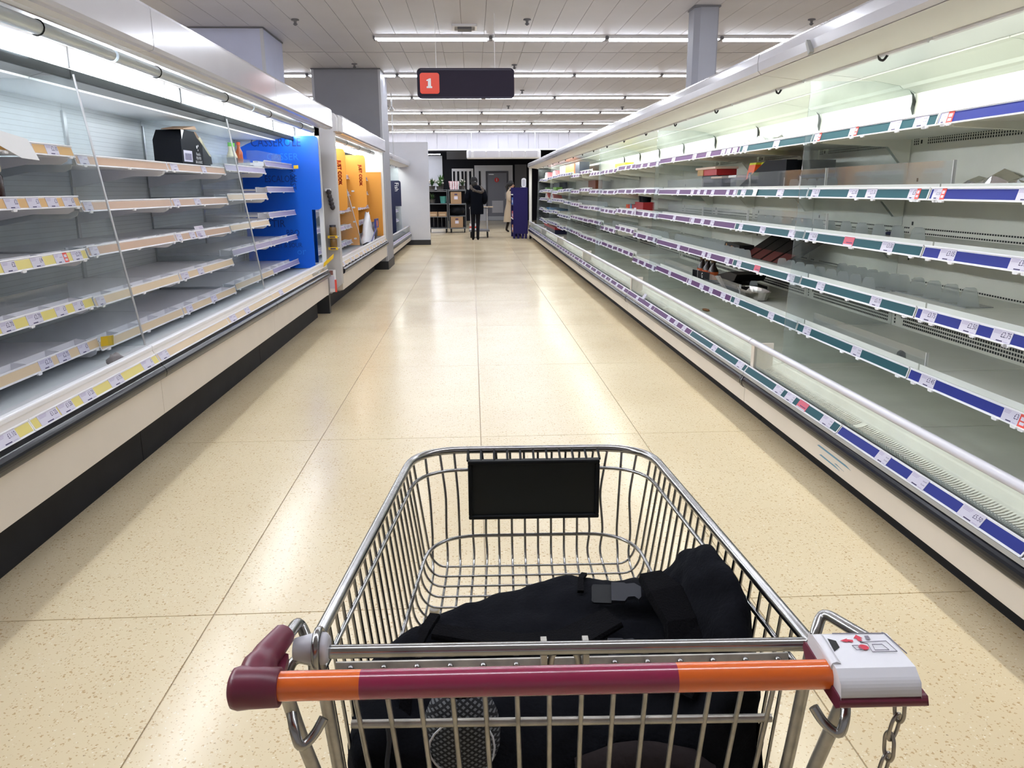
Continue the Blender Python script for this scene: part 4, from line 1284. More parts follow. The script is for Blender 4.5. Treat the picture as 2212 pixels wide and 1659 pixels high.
# black spice-kit carton on the left top shelf
t = thing('food_carton', 'black torn-open cardboard carton with a barcode on the left top shelf', 'carton', (-2.12, 6.35, 1.60))
CARD = mat('cardboard_brown', (0.30, 0.20, 0.13), 0.7)
CBLK = mat('carton_black', (0.007, 0.008, 0.011), 0.6, spec=0.12)
yy0, yy1 = 6.06, 6.74
prof = [(yy0, 1.598), (yy1, 1.598), (yy1 - 0.02, 1.68), (6.42, 1.80), (6.36, 1.845), (6.14, 1.845), (yy0, 1.77)]
mb = MB().prism(prof, -2.10, -2.30, 0, 'x')
build(mb, 'body', CBLK, t)
build(MB().prism([(yy0 + 0.02, 1.775), (6.14, 1.842), (6.08, 1.842)], -2.099, -2.0985, 0, 'x'), 'corner_patch', WHITE, t)
build(MB().prism([(6.34, 1.848), (6.44, 1.795), (6.70, 1.685), (6.78, 1.69), (6.66, 1.745), (6.46, 1.85)], -2.12, -2.125, 0, 'x'), 'torn_flap', CARD, t)
build(MB().prism([(6.10, 1.845), (6.40, 1.862), (6.36, 1.885), (6.12, 1.852)], -2.09, -2.25, 0, 'x'), 'lid_flap', CARD, t)
build(MB().prism([(6.44, 1.80), (6.68, 1.68), (6.72, 1.675), (6.48, 1.815)], -2.097, -2.10, 0, 'x'), 'torn_edge', mat('card_cream', (0.6, 0.55, 0.38), 0.7), t)
mb = MB().box(-2.099, -2.097, 6.09, 6.27, 1.62, 1.70, 0)
for k in range(14):
    mb.box(-2.0968, -2.0963, 6.115 + 0.010 * k, 6.115 + 0.010 * k + (0.006, 0.003)[k % 2], 1.632, 1.68, 1)
build(mb, 'barcode_label', [PAPER, INK], t)
mb = MB()
for s_, z, h in (("Nando's", 1.672, 0.024), ('PERI-PERI', 1.643, 0.021), ('BAG & BAKE', 1.614, 0.021)):
    mb.text(s_, (-2.0975, 6.41, z), (0, 1, 0), (0, 0, 1), h, 0, 'c', 0.9)
mb.lathe([(0.012, 0), (0.012, 0.001)], (-2.0985, 6.39, 1.735), 10, 0, 'x').lathe([(0.008, 0), (0.008, 0.001)], (-2.0985, 6.42, 1.745), 10, 0, 'x').lathe([(0.007, 0), (0.007, 0.001)], (-2.0985, 6.41, 1.712), 10, 0, 'x')
build(mb, 'printed_lettering', WHITE, t)

def bottle(loc, body, cap, label, r=0.032, h=0.17, band=None):
    x, y, z = loc
    t = thing('sauce_bottle', label, 'bottle', loc, 'sauce bottles on the shelves')
    build(MB().lathe([(r * 0.9, z), (r, z + 0.008), (r, z + h * 0.5), (r * 0.45, z + h * 0.72), (r * 0.42, z + h * 0.86)], (x, y, 0), 14), 'body', body, t)
    build(MB().lathe([(r * 0.5, z + h * 0.86), (r * 0.52, z + h)], (x, y, 0), 12), 'cap', cap, t)
    if band: build(MB().lathe([(r * 1.02, z + h * 0.1), (r * 1.02, z + h * 0.45)], (x, y, 0), 14), 'label_band', band, t)
    return t
GCAP = mat('cap_green', (0.12, 0.55, 0.05), 0.4)
bottle((-2.2, 7.60, 1.597), mat('sauce_cream', (0.66, 0.60, 0.42), 0.3), GCAP, 'left green-capped cream sauce bottle beside the clear bin', 0.035, 0.24, mat('label_dark', (0.04, 0.035, 0.03), 0.5))
bottle((-2.2, 7.69, 1.597), mat('sauce_cream', (0.66, 0.60, 0.42), 0.3), GCAP, 'right green-capped cream sauce bottle next to the red-capped one', 0.035, 0.24, mat('label_dark', (0.04, 0.035, 0.03), 0.5))
bottle((-2.2, 7.88, 1.667), mat('sauce_red', (0.45, 0.10, 0.03), 0.3), mat('cap_red', (0.75, 0.10, 0.03), 0.4), 'red-capped chilli sauce bottle in front of the blue panel', 0.034, 0.19)
t = thing('sauce_jar', 'dark sauce jar with a cream lid at the left picture edge', 'jar', (-2.06, 3.60, 1.364))
build(MB().lathe([(0.036, 1.365), (0.04, 1.375), (0.04, 1.47), (0.03, 1.49)], (-2.06, 3.60, 0), 14), 'glass_body', mat('jar_dark', (0.035, 0.012, 0.01), 0.2), t)
build(MB().lathe([(0.036, 1.49), (0.038, 1.495), (0.038, 1.515)], (-2.06, 3.60, 0), 14), 'lid', mat('jar_lid_cream', (0.66, 0.60, 0.48), 0.4), t)
t = tag(build(MB().prism([(0, 0.0), (0.16, -0.055), (0.30, -0.06), (0.26, 0.03), (0.05, 0.055)], 0, 0.002, 0, 'x'), 'paper_sheet', WHITE), 'blank white sheet hanging over the top left price strip', 'paper')
t.location = (-1.925, 3.42, 1.60); t.rotation_euler = (0, R(-12), 0)
# clear bins on the left top shelf
def bin_(loc, w, d, h, label, name='clear_bin'):
    x, y, z = loc
    t = thing(name, label, 'bin', loc)
    mb = MB().box(x - d / 2, x + d / 2, y, y + w, z, z + 0.003)
    mb.box(x + d / 2 - 0.003, x + d / 2, y, y + w, z, z + h)
    build(mb, 'front_wall', ACRYL, t)
    mb = MB().box(x - d / 2, x + d / 2 - 0.003, y, y + 0.003, z + 0.003, z + h).box(x - d / 2, x + d / 2 - 0.003, y + w - 0.003, y + w, z + 0.003, z + h)
    build(mb, 'side_walls', ACRYL, t)
    return t
bin_((-2.12, 6.80, 1.597), 0.42, 0.16, 0.10, 'clear plastic bin beside the black carton on the left top shelf')
bin_((-2.12, 7.25, 1.597), 0.40, 0.16, 0.09, 'clear plastic bin in front of the sauce bottles')
bin_((-2.06, 7.80, 1.667), 0.95, 0.10, 0.11, 'clear plastic riser on the raised shelf by the blue panel')
t = tag(build(MB().box(0, 0.002, 0, 1.2, 0, 0.09), 'clear_riser', ACRYL), 'clear riser standing on the fourth left shelf at the picture edge', 'riser')
t.location = (-2.06, 2.90, 0.87)
# grey scrunched wrapper in the near left sill
t = tag(build(MB().blob((0, 0, 0), 0.03, 0.05, 0.03, 0, 10, 7, 0.3, 3), 'wrapper_scrap', mat('scrap_grey', (0.22, 0.20, 0.20), 0.7)), 'grey scrunched wrapper behind the white left rail', 'litter')
t.location = (-1.77, 3.88, 0.60)

# white and blue carrier bag in the orange chiller
t = thing('carrier_bag', 'crumpled white carrier bag with blue trim in the orange chiller', 'bag', (-1.72, 13.2, 0.56))
rows = []
rnd = random.Random(4)
for i in range(9):
    u = i / 8
    z = 0.60 + 0.46 * u
    ry = (0.55 * (1 - u) ** 0.8 + 0.03); rx = 0.10 * (1 - u * 0.7)
    rows.append([(-1.73 + rx * math.cos(2 * math.pi * k / 12) * rnd.uniform(0.8, 1.15), 13.2 + 0.35 * u * (0.3) + ry * math.sin(2 * math.pi * k / 12) * rnd.uniform(0.85, 1.1), z + rnd.uniform(-0.015, 0.015)) for k in range(12)])
build(MB().grid(rows, 0, True, True), 'bag_body', mat('bag_white', (0.78, 0.80, 0.84), 0.4), t)
build(MB().box(-1.625, -1.60, 13.35, 13.75, 0.80, 0.95), 'blue_label', mat('bag_blue', (0.03, 0.04, 0.22), 0.4), t)
build(MB().lathe([(0.055, 0), (0.055, 0.004)], (-1.60, 13.52, 0.87), 14, 0, 'x'), 'orange_disc', mat('bag_orange', (0.75, 0.16, 0.03), 0.5), t)
build(MB().tube([(-1.60, 13.35, 0.80), (-1.615, 13.0, 0.66), (-1.62, 12.8, 0.60)], 0.01, 5), 'blue_cord', mat('bag_blue', (0.03, 0.04, 0.22), 0.4), t)
t = tag(build(MB().blob((0, 0, 0), 0.08, 0.35, 0.16, 0, 12, 8, 0.12, 9), 'dark_bag', mat('bag_dark', (0.05, 0.04, 0.06), 0.5)), 'dark bundled bag behind the white carrier in the orange chiller', 'bag')
t.location = (-1.74, 14.02, 0.72)

# ---- right-hand products
def carton(name, label, cat, x0, x1, y0, y1, z0, z1, m, extra=(), group=None):
    t = thing(name, label, cat, ((x0 + x1) / 2, (y0 + y1) / 2, z0), group)
    build(MB().box(x0, x1, y0, y1, z0, z1), 'box', m, t, bevel=0.003)
    for nm, a, mm in extra:
        build(MB().box(*a), nm, mm, t)
    return t
REDC = mat('carton_red', (0.42, 0.02, 0.025), 0.45)
CRMC = mat('lid_cream', (0.72, 0.56, 0.46), 0.5)
z2 = 1.38
t = thing('ready_meal', 'red boxed ready meal with a pale lid on the eye-level right shelf', 'carton', (2.12, 7.02, z2 + 0.1))
build(MB().box(2.05, 2.22, 6.74, 7.30, z2 + 0.13, z2 + 0.18), 'sleeve', REDC, t)
build(MB().box(2.03, 2.23, 6.72, 7.32, z2 + 0.18, z2 + 0.20), 'lid', CRMC, t, bevel=0.006)
build(MB().box(2.045, 2.05, 7.12, 7.30, z2 + 0.13, z2 + 0.18), 'gold_label', mat('gold_label', (0.4, 0.24, 0.06), 0.4), t)
build(MB().box(2.08, 2.20, 6.78, 7.26, z2 + 0.002, z2 + 0.13), 'lower_tub', mat('tub_dark', (0.05, 0.045, 0.06), 0.3), t)
t = thing('ready_meal', 'small tub with a peach lid right of the red boxed meal', 'carton', (2.08, 6.7, z2))
build(MB().box(2.03, 2.15, 6.52, 6.76, z2 + 0.002, z2 + 0.10), 'tub', mat('tub_dark', (0.05, 0.045, 0.06), 0.3), t, bevel=0.008)
build(MB().box(2.02, 2.16, 6.50, 6.80, z2 + 0.10, z2 + 0.118), 'lid', CRMC, t, bevel=0.006)
t = thing('tub', 'clear tub with a white lid left of the orange cartons', 'tub', (2.08, 6.2, z2))
build(MB().box(2.03, 2.13, 6.16, 6.30, z2 + 0.002, z2 + 0.10), 'tub', BLIST, t)
build(MB().box(2.02, 2.14, 6.14, 6.33, z2 + 0.10, z2 + 0.12), 'lid', WHITE, t, bevel=0.006)
ORC = mat('carton_orange', (0.82, 0.12, 0.015), 0.45)
LIME = mat('carton_lime', (0.62, 0.70, 0.03), 0.45)
OL = ['front', 'second', 'third', 'fourth']
for k in range(4):
    y = 6.02 - 0.17 * k
    x = 2.12 + 0.03 * k
    t = thing('orange_carton', OL[k] + ' of the bright orange lime-topped cartons on the right eye-level shelf', 'carton', (x, y, z2), 'orange cartons')
    build(MB().prism([(x - 0.05, z2 + 0.03), (x - 0.02, z2 + 0.19), (x + 0.06, z2 + 0.19), (x + 0.09, z2 + 0.03)], y - 0.07, y + 0.07), 'box', ORC, t)
    build(MB().prism([(x - 0.02, z2 + 0.19), (x - 0.015, z2 + 0.205), (x + 0.055, z2 + 0.205), (x + 0.06, z2 + 0.19)], y - 0.07, y + 0.07), 'lime_top', LIME, t)
    build(MB().prism([(x - 0.036, z2 + 0.10), (x - 0.030, z2 + 0.135), (x - 0.031, z2 + 0.135), (x - 0.037, z2 + 0.10)], y - 0.03, y + 0.04), 'logo_print', NAVYP, t)
t = thing('display_tray', 'black cardboard tray holding the orange cartons', 'tray', (2.2, 5.75, z2))
build(MB().prism([(6.10, z2 + 0.004), (5.28, z2 + 0.004), (5.28, z2 + 0.20), (5.55, z2 + 0.205), (6.10, z2 + 0.03)], 2.03, 2.036, 0, 'x').box(2.036, 2.40, 5.28, 6.10, z2 + 0.002, z2 + 0.008).box(2.39, 2.40, 5.28, 6.10, z2 + 0.008, z2 + 0.20).box(2.036, 2.39, 5.28, 5.286, z2 + 0.008, z2 + 0.20), 'tray_body', CBLK, t)
build(MB().box(2.03, 2.10, 5.18, 5.28, z2 + 0.12, z2 + 0.20), 'end_flap', CBLK, t)
# torn white paper pieces by the acrylic
for k, (y, z, lab) in enumerate(((5.25, 1.395, 'left torn white paper piece behind the eye-level riser'), (4.98, 1.395, 'right torn white paper piece behind the eye-level riser'))):
    t = tag(build(MB().prism([(0, 0), (0.025, 0.03), (0.02, 0.08), (0.045, 0.09), (0.04, 0.05), (0.06, 0.02), (0.03, -0.004)], -0.001, 0.001, 0, 'x'), 'paper_scrap', WHITE), lab, 'paper')
    t.location = (2.06, y, z - 0.01)
# acrylic risers along the right shelves
def riser(y0, y1, z, h, label, x=2.02):
    t = thing('clear_riser', label, 'riser', (x, (y0 + y1) / 2, z))
    build(MB().box(x, x + 0.003, y0, y1, z, z + h), 'sheet', ACRYL, t)
    e_ = MB().box(x - 0.001, x + 0.012, y0, y0 + 0.006, z, z + h)
    build(e_, 'polished_edge', mat('acrylic_edge', (0.72, 0.74, 0.74), 0.2), t)
    return t
riser(7.05, 8.30, 1.385, 0.10, 'clear riser on the eye-level shelf among the far purple strips')
riser(5.83, 7.04, 1.385, 0.115, 'clear riser on the eye-level shelf before the red ready meals')
riser(4.56, 5.80, 1.385, 0.125, 'clear riser on the eye-level shelf before the black tray')
riser(3.33, 4.55, 1.385, 0.125, 'clear riser on the eye-level shelf nearest the trolley')
riser(7.00, 8.25, 1.143, 0.11, 'hazy riser on the third right shelf among purple strips')
riser(5.83, 6.98, 1.143, 0.10, 'clear riser on the third right shelf, middle of three')
riser(4.50, 5.74, 1.143, 0.115, 'clear riser on the third right shelf over teal strips')
riser(3.36, 4.56, 0.605, 0.075, 'clear riser on the lowest right shelf over teal strips')
riser(5.90, 6.95, 0.605, 0.085, 'opaque pale riser on the lowest right shelf, right piece')
riser(7.05, 8.30, 0.605, 0.085, 'opaque pale riser on the lowest right shelf, left piece')

# product pusher rows: clear plastic inserts with upright rounded tabs
TABP = rrect(-0.032, 0.032, 0.0, 0.085, 0.018, 3)
def tab_mesh(h, w, tp):
    p = [(-w, 0), (w, 0), (w * tp * 1.06, h * 0.78), (w * tp * 0.9, h * 0.94), (w * tp * 0.62, h), (-w * tp * 0.62, h), (-w * tp * 0.9, h * 0.94), (-w * tp * 1.06, h * 0.78)]
    return MB().prism(p, -0.0015, 0.0015, 0, 'x').mesh('tab', BLIST)
TAB1 = tab_mesh(0.075, 0.036, 0.72)
TAB2 = tab_mesh(0.095, 0.045, 0.62)
def pushers(y0, y1, x, z, n, me, label, tilt=-18, base=True):
    t = thing('tray_insert', label, 'tray', (x, (y0 + y1) / 2, z), 'clear plastic tray inserts on the right shelves')
    if base:
        build(MB().box(x - 0.03, x + 0.10, y0 - 0.03, y1 + 0.03, z, z + 0.004), 'base_sheet', BLIST, t)
    for k in range(n):
        y = y0 + (y1 - y0) * k / max(1, n - 1)
        inst(me, 'tab', t, (x, y, z + 0.004), (0, R(tilt), R(58)))
zz = 0.873
pushers(4.02, 5.20, 2.06, zz, 9, TAB1, 'front row of clear tabs on the fourth right shelf over teal strips')
pushers(4.02, 4.62, 2.20, zz, 6, TAB2, 'second row of clear tabs on the fourth right shelf over teal strips', -22)
pushers(3.42, 3.98, 2.22, zz, 5, TAB2, 'larger clear tabs on the fourth right shelf near the blue strips', -22)
pushers(5.95, 6.70, 2.08, zz, 7, TAB1, 'clear tabs in front of the black cartons on the fourth right shelf')
pushers(6.8, 8.2, 2.12, zz, 12, TAB1, 'long row of clear tabs over purple strips on the fourth right shelf')
pushers(6.9, 7.6, 2.25, zz, 7, TAB1, 'rear row of clear tabs over purple strips on the fourth right shelf')
pushers(4.62, 5.75, 2.10, 1.138, 8, TAB1, 'row of clear tabs behind the risers on the third right shelf')
pushers(3.75, 4.5, 2.14, 1.138, 5, TAB1, 'row of clear tabs on the third right shelf behind the glass')
pushers(4.64, 5.20, 2.10, 1.380, 5, TAB1, 'row of clear tabs behind the eye-level riser')
pushers(6.1, 7.0, 2.2, 0.598, 6, TAB2, 'clear tabs behind the sauce bottles on the lowest right shelf', -10)
pushers(12.3, 15.4, 2.05, 1.138, 18, TAB1, 'long far row of clear tabs on the third shelf')
pushers(8.6, 11.8, 2.1, 0.873, 18, TAB1, 'long far row of clear tabs on the fourth shelf over purple strips')
# loose clear wrap on the top shelf
for k, (y, lab) in enumerate(((6.15, 'crumpled clear wrapping on the top right shelf, left piece'), (5.75, 'crumpled clear wrapping on the top right shelf, right piece'))):
    t = thing('plastic_wrap', lab, 'wrapper', (2.1, y, 1.69))
    rows = []
    rnd = random.Random(60 + k)
    for i in range(7):
        rows.append([(2.03 + 0.03 * j, y - 0.22 + 0.075 * i, 1.686 + (0.0 if j in (0, 5) else rnd.uniform(0.01, 0.085))) for j in range(6)])
    build(MB().grid(rows, 0, False), 'film', glass('cling_film', (0.9, 0.92, 0.93), 0.35, 1.0, smudge=False), t)
    build(MB().blob((2.05, y - 0.2, 1.70), 0.02, 0.09, 0.014, 0, 8, 5, 0.2, k), 'meat_slice', mat('meat_red', (0.20, 0.02, 0.03), 0.4), t)
# wrapped meat pack near the blue strips
t = thing('meat_pack', 'clear torn pack with dark red meat on the eye-level shelf over blue strips', 'pack', (2.1, 3.05, 1.38))
rows = []
rnd = random.Random(11)
for i in range(10):
    y = 3.38 - 0.052 * i
    pk = (0.01, 0.03, 0.06, 0.05, 0.06, 0.085, 0.07, 0.05, 0.06, 0.02)[i]
    rows.append([(2.04, y, 1.384), (2.06, y + 0.01, 1.384 + pk * 0.7), (2.10, y, 1.384 + pk), (2.15, y - 0.01, 1.384 + pk * 0.8), (2.2, y, 1.385)])
build(MB().grid(rows, 0, False), 'film', glass('pack_film', (0.85, 0.86, 0.86), 0.45, 1.0, smudge=False), t)
build(MB().blob((2.11, 3.06, 1.398), 0.04, 0.12, 0.018, 0, 12, 6, 0.15, 5), 'meat', mat('meat_red', (0.20, 0.02, 0.03), 0.4), t)

# black foil-tray cartons on the fourth shelf
OFC = mat('carton_charcoal', (0.012, 0.010, 0.010), 0.5, spec=0.2)
t = thing('meal_carton', 'black meal carton with an orange dish picture on the fourth right shelf', 'carton', (2.12, 6.5, zz))
build(MB().prism([(6.66, zz + 0.035), (6.62, zz + 0.09), (6.26, zz + 0.085), (6.24, zz + 0.004)], 2.12, 2.24, 0, 'x'), 'box', OFC, t)
build(MB().lathe([(0.03, 0), (0.03, 0.002)], (2.117, 6.44, zz + 0.042), 14, 0, 'x'), 'dish_picture', mat('dish_orange', (0.45, 0.16, 0.03), 0.5), t)
build(MB().lathe([(0.014, 0), (0.014, 0.002)], (2.117, 6.58, zz + 0.07), 10, 0, 'x'), 'brand_mark', mat('brand_gold', (0.4, 0.2, 0.05), 0.5), t)
for k in range(4):
    y = 6.20 - 0.22 * k
    t = thing('meal_carton', ('first', 'second', 'third', 'fourth')[k] + ' of the slanting dark meal cartons on the fourth right shelf', 'carton', (2.3, y, zz), 'slanting meal cartons')
    build(MB().prism([(2.16, zz + 0.006), (2.42, zz + 0.18), (2.44, zz + 0.15), (2.19, zz + 0.002)], y - 0.10, y + 0.10), 'box', OFC, t)
    build(MB().prism([(2.158, zz + 0.008), (2.25, zz + 0.068), (2.249, zz + 0.070), (2.157, zz + 0.010)], y - 0.09, y + 0.09), 'red_band', mat('carton_band', (0.12, 0.015, 0.015), 0.5), t)
# lowest shelf: sauce bottles in a carrier, cartons, foil tray
z5 = 0.598
t = thing('bottle_carrier', 'black cardboard carrier with a white letter G on the lowest right shelf', 'carrier', (2.08, 7.0, z5))
build(MB().prism([(7.22, z5 + 0.02), (7.10, z5 + 0.02), (7.07, z5 + 0.002), (6.86, z5 + 0.002), (6.84, z5 + 0.04), (6.70, z5 + 0.035), (6.70, z5 + 0.10), (7.22, z5 + 0.08)], 2.02, 2.026, 0, 'x').box(2.026, 2.14, 6.70, 7.22, z5 + 0.002, z5 + 0.012), 'carrier_body', CBLK, t)
mb = MB().text('G', (2.019, 6.93, z5 + 0.035), (0, -1, 0), (0, 0, 1), 0.045, 0)
build(mb, 'printed_letter', WHITE, t)
for k, y in enumerate((7.14, 6.97, 6.80)):
    bottle((2.085, y, z5 + 0.013), mat('sauce_black', (0.02, 0.01, 0.01), 0.2), mat('cap_bronze', (0.12, 0.07, 0.03), 0.4), ('left', 'middle', 'right')[k] + ' dark sauce bottle with an orange label in the lettered carrier', 0.045, 0.19, mat('label_orange', (0.55, 0.10, 0.02), 0.5))
t = thing('meal_carton', 'big black open carton leaning on the lowest right shelf', 'carton', (2.15, 6.3, z5))
build(MB().prism([(6.62, z5 + 0.09), (6.30, z5 + 0.15), (6.10, z5 + 0.145), (6.16, z5 + 0.09), (6.45, z5 + 0.05)], 2.06, 2.30, 0, 'x'), 'box', OFC, t)
build(MB().prism([(6.60, z5 + 0.085), (6.38, z5 + 0.010), (6.30, z5 + 0.004), (6.36, z5 + 0.02), (6.52, z5 + 0.095)], 2.04, 2.06, 0, 'x'), 'open_flap', mat('flap_grey', (0.40, 0.36, 0.33), 0.6), t)
build(MB().box(2.06, 2.28, 6.02, 6.40, z5 + 0.004, z5 + 0.06), 'lower_box', OFC, t)
t = thing('foil_tray', 'empty oval aluminium tray on the lowest right shelf', 'tray', (2.05, 5.82, z5))
rows = []
for (sc, z) in ((0.80, z5 + 0.003), (0.84, z5 + 0.004), (0.98, z5 + 0.062), (1.04, z5 + 0.064), (1.04, z5 + 0.068), (0.96, z5 + 0.066), (0.80, z5 + 0.008)):
    rows.append([(2.10 + 0.085 * sc * (1 + 0.015 * (k % 2)) * math.cos(2 * math.pi * k / 40), 5.82 + 0.235 * sc * (1 + 0.012 * (k % 2)) * (abs(math.sin(2 * math.pi * k / 40)) ** 0.8) * (1 if math.sin(2 * math.pi * k / 40) >= 0 else -1), z) for k in range(40)])
mb = MB().grid(rows, 0, False, True)
mb.add(rows[0], [tuple(range(40))], 0).add(rows[-1], [tuple(range(40))], 0)
build(mb, 'tray_body', mat('foil', (0.62, 0.60, 0.56), 0.28, 1.0), t)
t = tag(build(MB().blob((0, 0, 0), 0.03, 0.075, 0.006, 0, 8, 5, 0.2, 2), 'card_scrap', mat('scrap_brown', (0.25, 0.10, 0.02), 0.6)), 'brown torn card scrap on the bottom right deck', 'litter')
t.location = (2.08, 6.95, 0.342)
t = tag(build(MB().prism([(-0.02, 0), (0.02, 0), (0.014, 0.03), (0.0, 0.04), (-0.014, 0.03)], -0.012, 0.012, 0, 'y'), 'rubber_knob', BLACKP), 'small black knob on the lowest right shelf', 'knob')
t.location = (2.05, 3.62, 0.598)
t = tag(build(MB().blob((0, 0, 0), 0.03, 0.06, 0.010, 0, 9, 5, 0.35, 8), 'paper_scrap', NAVYP), 'dark blue shred on the third right shelf near the back panel', 'litter')
t.location = (2.35, 4.4, 1.148)
t = tag(build(MB().prism([(0, 0), (0.075, 0.006), (0.07, 0.035), (0.09, 0.05), (0.0, 0.054)], -0.001, 0.001, 0, 'x'), 'paper_scrap', WHITE), 'torn white paper stuck on the teal eye-level strip', 'paper')
t.location = (1.925, 5.42, 1.345); t.rotation_euler = (0, R(15), 0)
# paper tag on canopy, taped card scraps
t = tag(build(MB().prism([(0, 0.0), (0.05, 0.06), (0.06, 0.045), (0.02, -0.012)], -0.01, 0.01, 0, 'x'), 'tape_scrap', mat('tape_grey', (0.32, 0.32, 0.30), 0.6)), 'grey folded tape scrap on the right canopy edge', 'tape')
t.location = (1.59, 3.85, 2.015)
t = tag(build(MB().box(-0.003, 0.003, 0, 0.10, 0, 0.085), 'shelf_card', PAPER), 'upright lilac card clipped to the third far-right shelf strip', 'card')
t.location = (1.93, 9.45, 1.10)
t = tag(build(MB().box(-0.003, 0.003, 0, 0.10, 0, 0.06), 'shelf_card', PAPER), 'lilac card clipped on the front rail of the far right run', 'card')
t.location = (1.645, 7.55, 0.355); t.rotation_euler = (0, R(35), 0)

# far cartons on the right
def far(name, label, cat, x, y0, y1, z0, z1, m, d=0.14, top=None):
    t = thing(name, label, cat, (x, (y0 + y1) / 2, z0))
    build(MB().box(x, x + d, y0, y1, z0, z1), 'box', m, t)
    if top:
        build(MB().box(x - 0.002, x + d + 0.002, y0 - 0.002, y1 + 0.002, z1 - (z1 - z0) * 0.35, z1 + 0.002), 'band', top, t)
def house(label, y, z, m1, m2):
    t = thing('gable_carton', label, 'carton', (2.1, y, z), 'gable-topped cartons on the far shelves')
    build(MB().prism([(y - 0.5, z), (y + 0.5, z), (y + 0.22, z + 0.17), (y - 0.10, z + 0.17)], 2.05, 2.25, 0, 'x'), 'box', m1, t)
    build(MB().prism([(y - 0.52, z), (y - 0.14, z + 0.172), (y - 0.30, z + 0.172), (y - 0.7, z + 0.01)], 2.048, 2.252, 0, 'x'), 'red_side', m2, t)
    build(MB().lathe([(0.03, 0), (0.03, 0.003)], (2.046, y + 0.05, z + 0.09), 10, 0, 'x'), 'dark_spot', INK, t)
t = thing('snack_carton', 'dark red snack carton with cups on the third shelf, fourth chiller on the right', 'carton', (2.15, 10.4, 1.14))
build(MB().box(2.10, 2.24, 9.85, 10.95, 1.14, 1.20), 'tray', REDC, t)
build(MB().box(2.10, 2.24, 9.85, 10.35, 1.20, 1.24), 'tray_back', REDC, t)
build(MB().lathe([(0.05, 0), (0.05, 0.003)], (2.096, 10.6, 1.165), 12, 0, 'x'), 'blue_print', mat('print_blue', (0.05, 0.35, 0.55), 0.5), t)
for k in range(2):
    build(MB().lathe([(0.055, 1.20), (0.065, 1.33), (0.03, 1.34)], (2.17, 10.0 + 0.16 * k, 0), 10), 'dark_cup', CBLK, t)
build(MB().box(2.095, 2.099, 10.78, 10.92, 1.145, 1.20), 'orange_end', ORC, t)
far('tall_carton', 'rust-brown carton on the eye-level shelf of the fourth right chiller', 'carton', 2.2, 14.4, 15.3, 1.385, 1.56, mat('rust', (0.22, 0.06, 0.025), 0.5), 0.12)
far('tall_carton', 'bright orange carton on the far top shelf of the right run', 'carton', 2.1, 16.7, 18.2, 1.69, 1.92, mat('orange_far', (0.9, 0.25, 0.04), 0.5), 0.2)
far('tall_carton', 'navy carton right of the far orange carton on the top shelf', 'carton', 2.12, 16.0, 16.65, 1.69, 1.93, NAVYP, 0.2)
far('tall_carton', 'pale lilac box beside the far orange carton', 'carton', 2.1, 18.3, 19.4, 1.69, 1.93, mat('box_lilac', (0.62, 0.48, 0.58), 0.5), 0.2)
far('yellow_pack', 'yellow pack on the far top shelf over purple strips', 'pack', 2.12, 11.2, 12.0, 1.69, 1.76, mat('pack_yellow', (0.85, 0.72, 0.05), 0.5), 0.12)
far('blue_crate', 'bright blue tray on the fourth shelf of the farthest right chiller', 'tray', 2.06, 19.8, 22.4, 0.875, 0.93, mat('crate_blue', (0.01, 0.16, 0.36), 0.5), 0.3)
far('green_pack', 'lime green pack on the eye-level shelf of the farthest right chiller', 'pack', 2.06, 19.8, 20.6, 1.385, 1.46, mat('pack_lime', (0.25, 0.55, 0.06), 0.5), 0.15)
far('green_pack', 'dark green pack on the eye-level shelf at the very end', 'pack', 2.06, 22.3, 22.9, 1.385, 1.46, mat('pack_green', (0.08, 0.25, 0.05), 0.5), 0.15)
far('dark_carton', 'navy carton standing behind the lime green pack', 'carton', 2.2, 20.4, 21.8, 1.385, 1.58, NAVYP, 0.2)
far('dark_carton', 'dark carton on the bottom deck at the end of the right run', 'carton', 2.0, 19.5, 22.4, 0.337, 0.50, NAVYP, 0.3, REDC)
PK = mat('carton_pink', (0.62, 0.16, 0.18), 0.5)
house('white gable carton on the third shelf at the far right end, nearer one', 20.8, 1.143, WHITE, PK)
house('white gable carton on the third shelf at the far right end, farther one', 22.3, 1.143, WHITE, PK)
house('white gable carton on the top shelf at the far right end', 20.3, 1.688, WHITE, PK)
house('pink-white gable carton on the top shelf beside the far end frame', 22.4, 1.688, WHITE, PK)
house('white packet on the second shelf of the fish chiller', -99, 0, WHITE, PK) if False else None
rnd = random.Random(31)
for k, (y, z, c, lab) in enumerate(((17.6, 1.37, (0.75, 0.72, 0.68), 'white folded packet on the second fish chiller shelf'), (18.2, 1.13, (0.5, 0.33, 0.27), 'brown packet on the third fish chiller shelf'), (18.0, 0.65, (0.30, 0.30, 0.30), 'grey tray on the lowest fish chiller shelf'), (17.4, 1.61, (0.35, 0.5, 0.25), 'pale green packet on the top fish chiller shelf'))):
    t = thing('food_packet', lab, 'packet', (-2.1, y, z))
    build(MB().prism([(y - 0.4, z), (y + 0.4, z), (y + 0.15, z + 0.11), (y - 0.15, z + 0.13)], -2.05, -2.2, 0, 'x'), 'packet', mat('packet_%d' % k, c, 0.5), t)
    build(MB().box(-2.046, -2.049, y - 0.12, y + 0.12, z + 0.02, z + 0.07), 'label_print', PAPER, t)

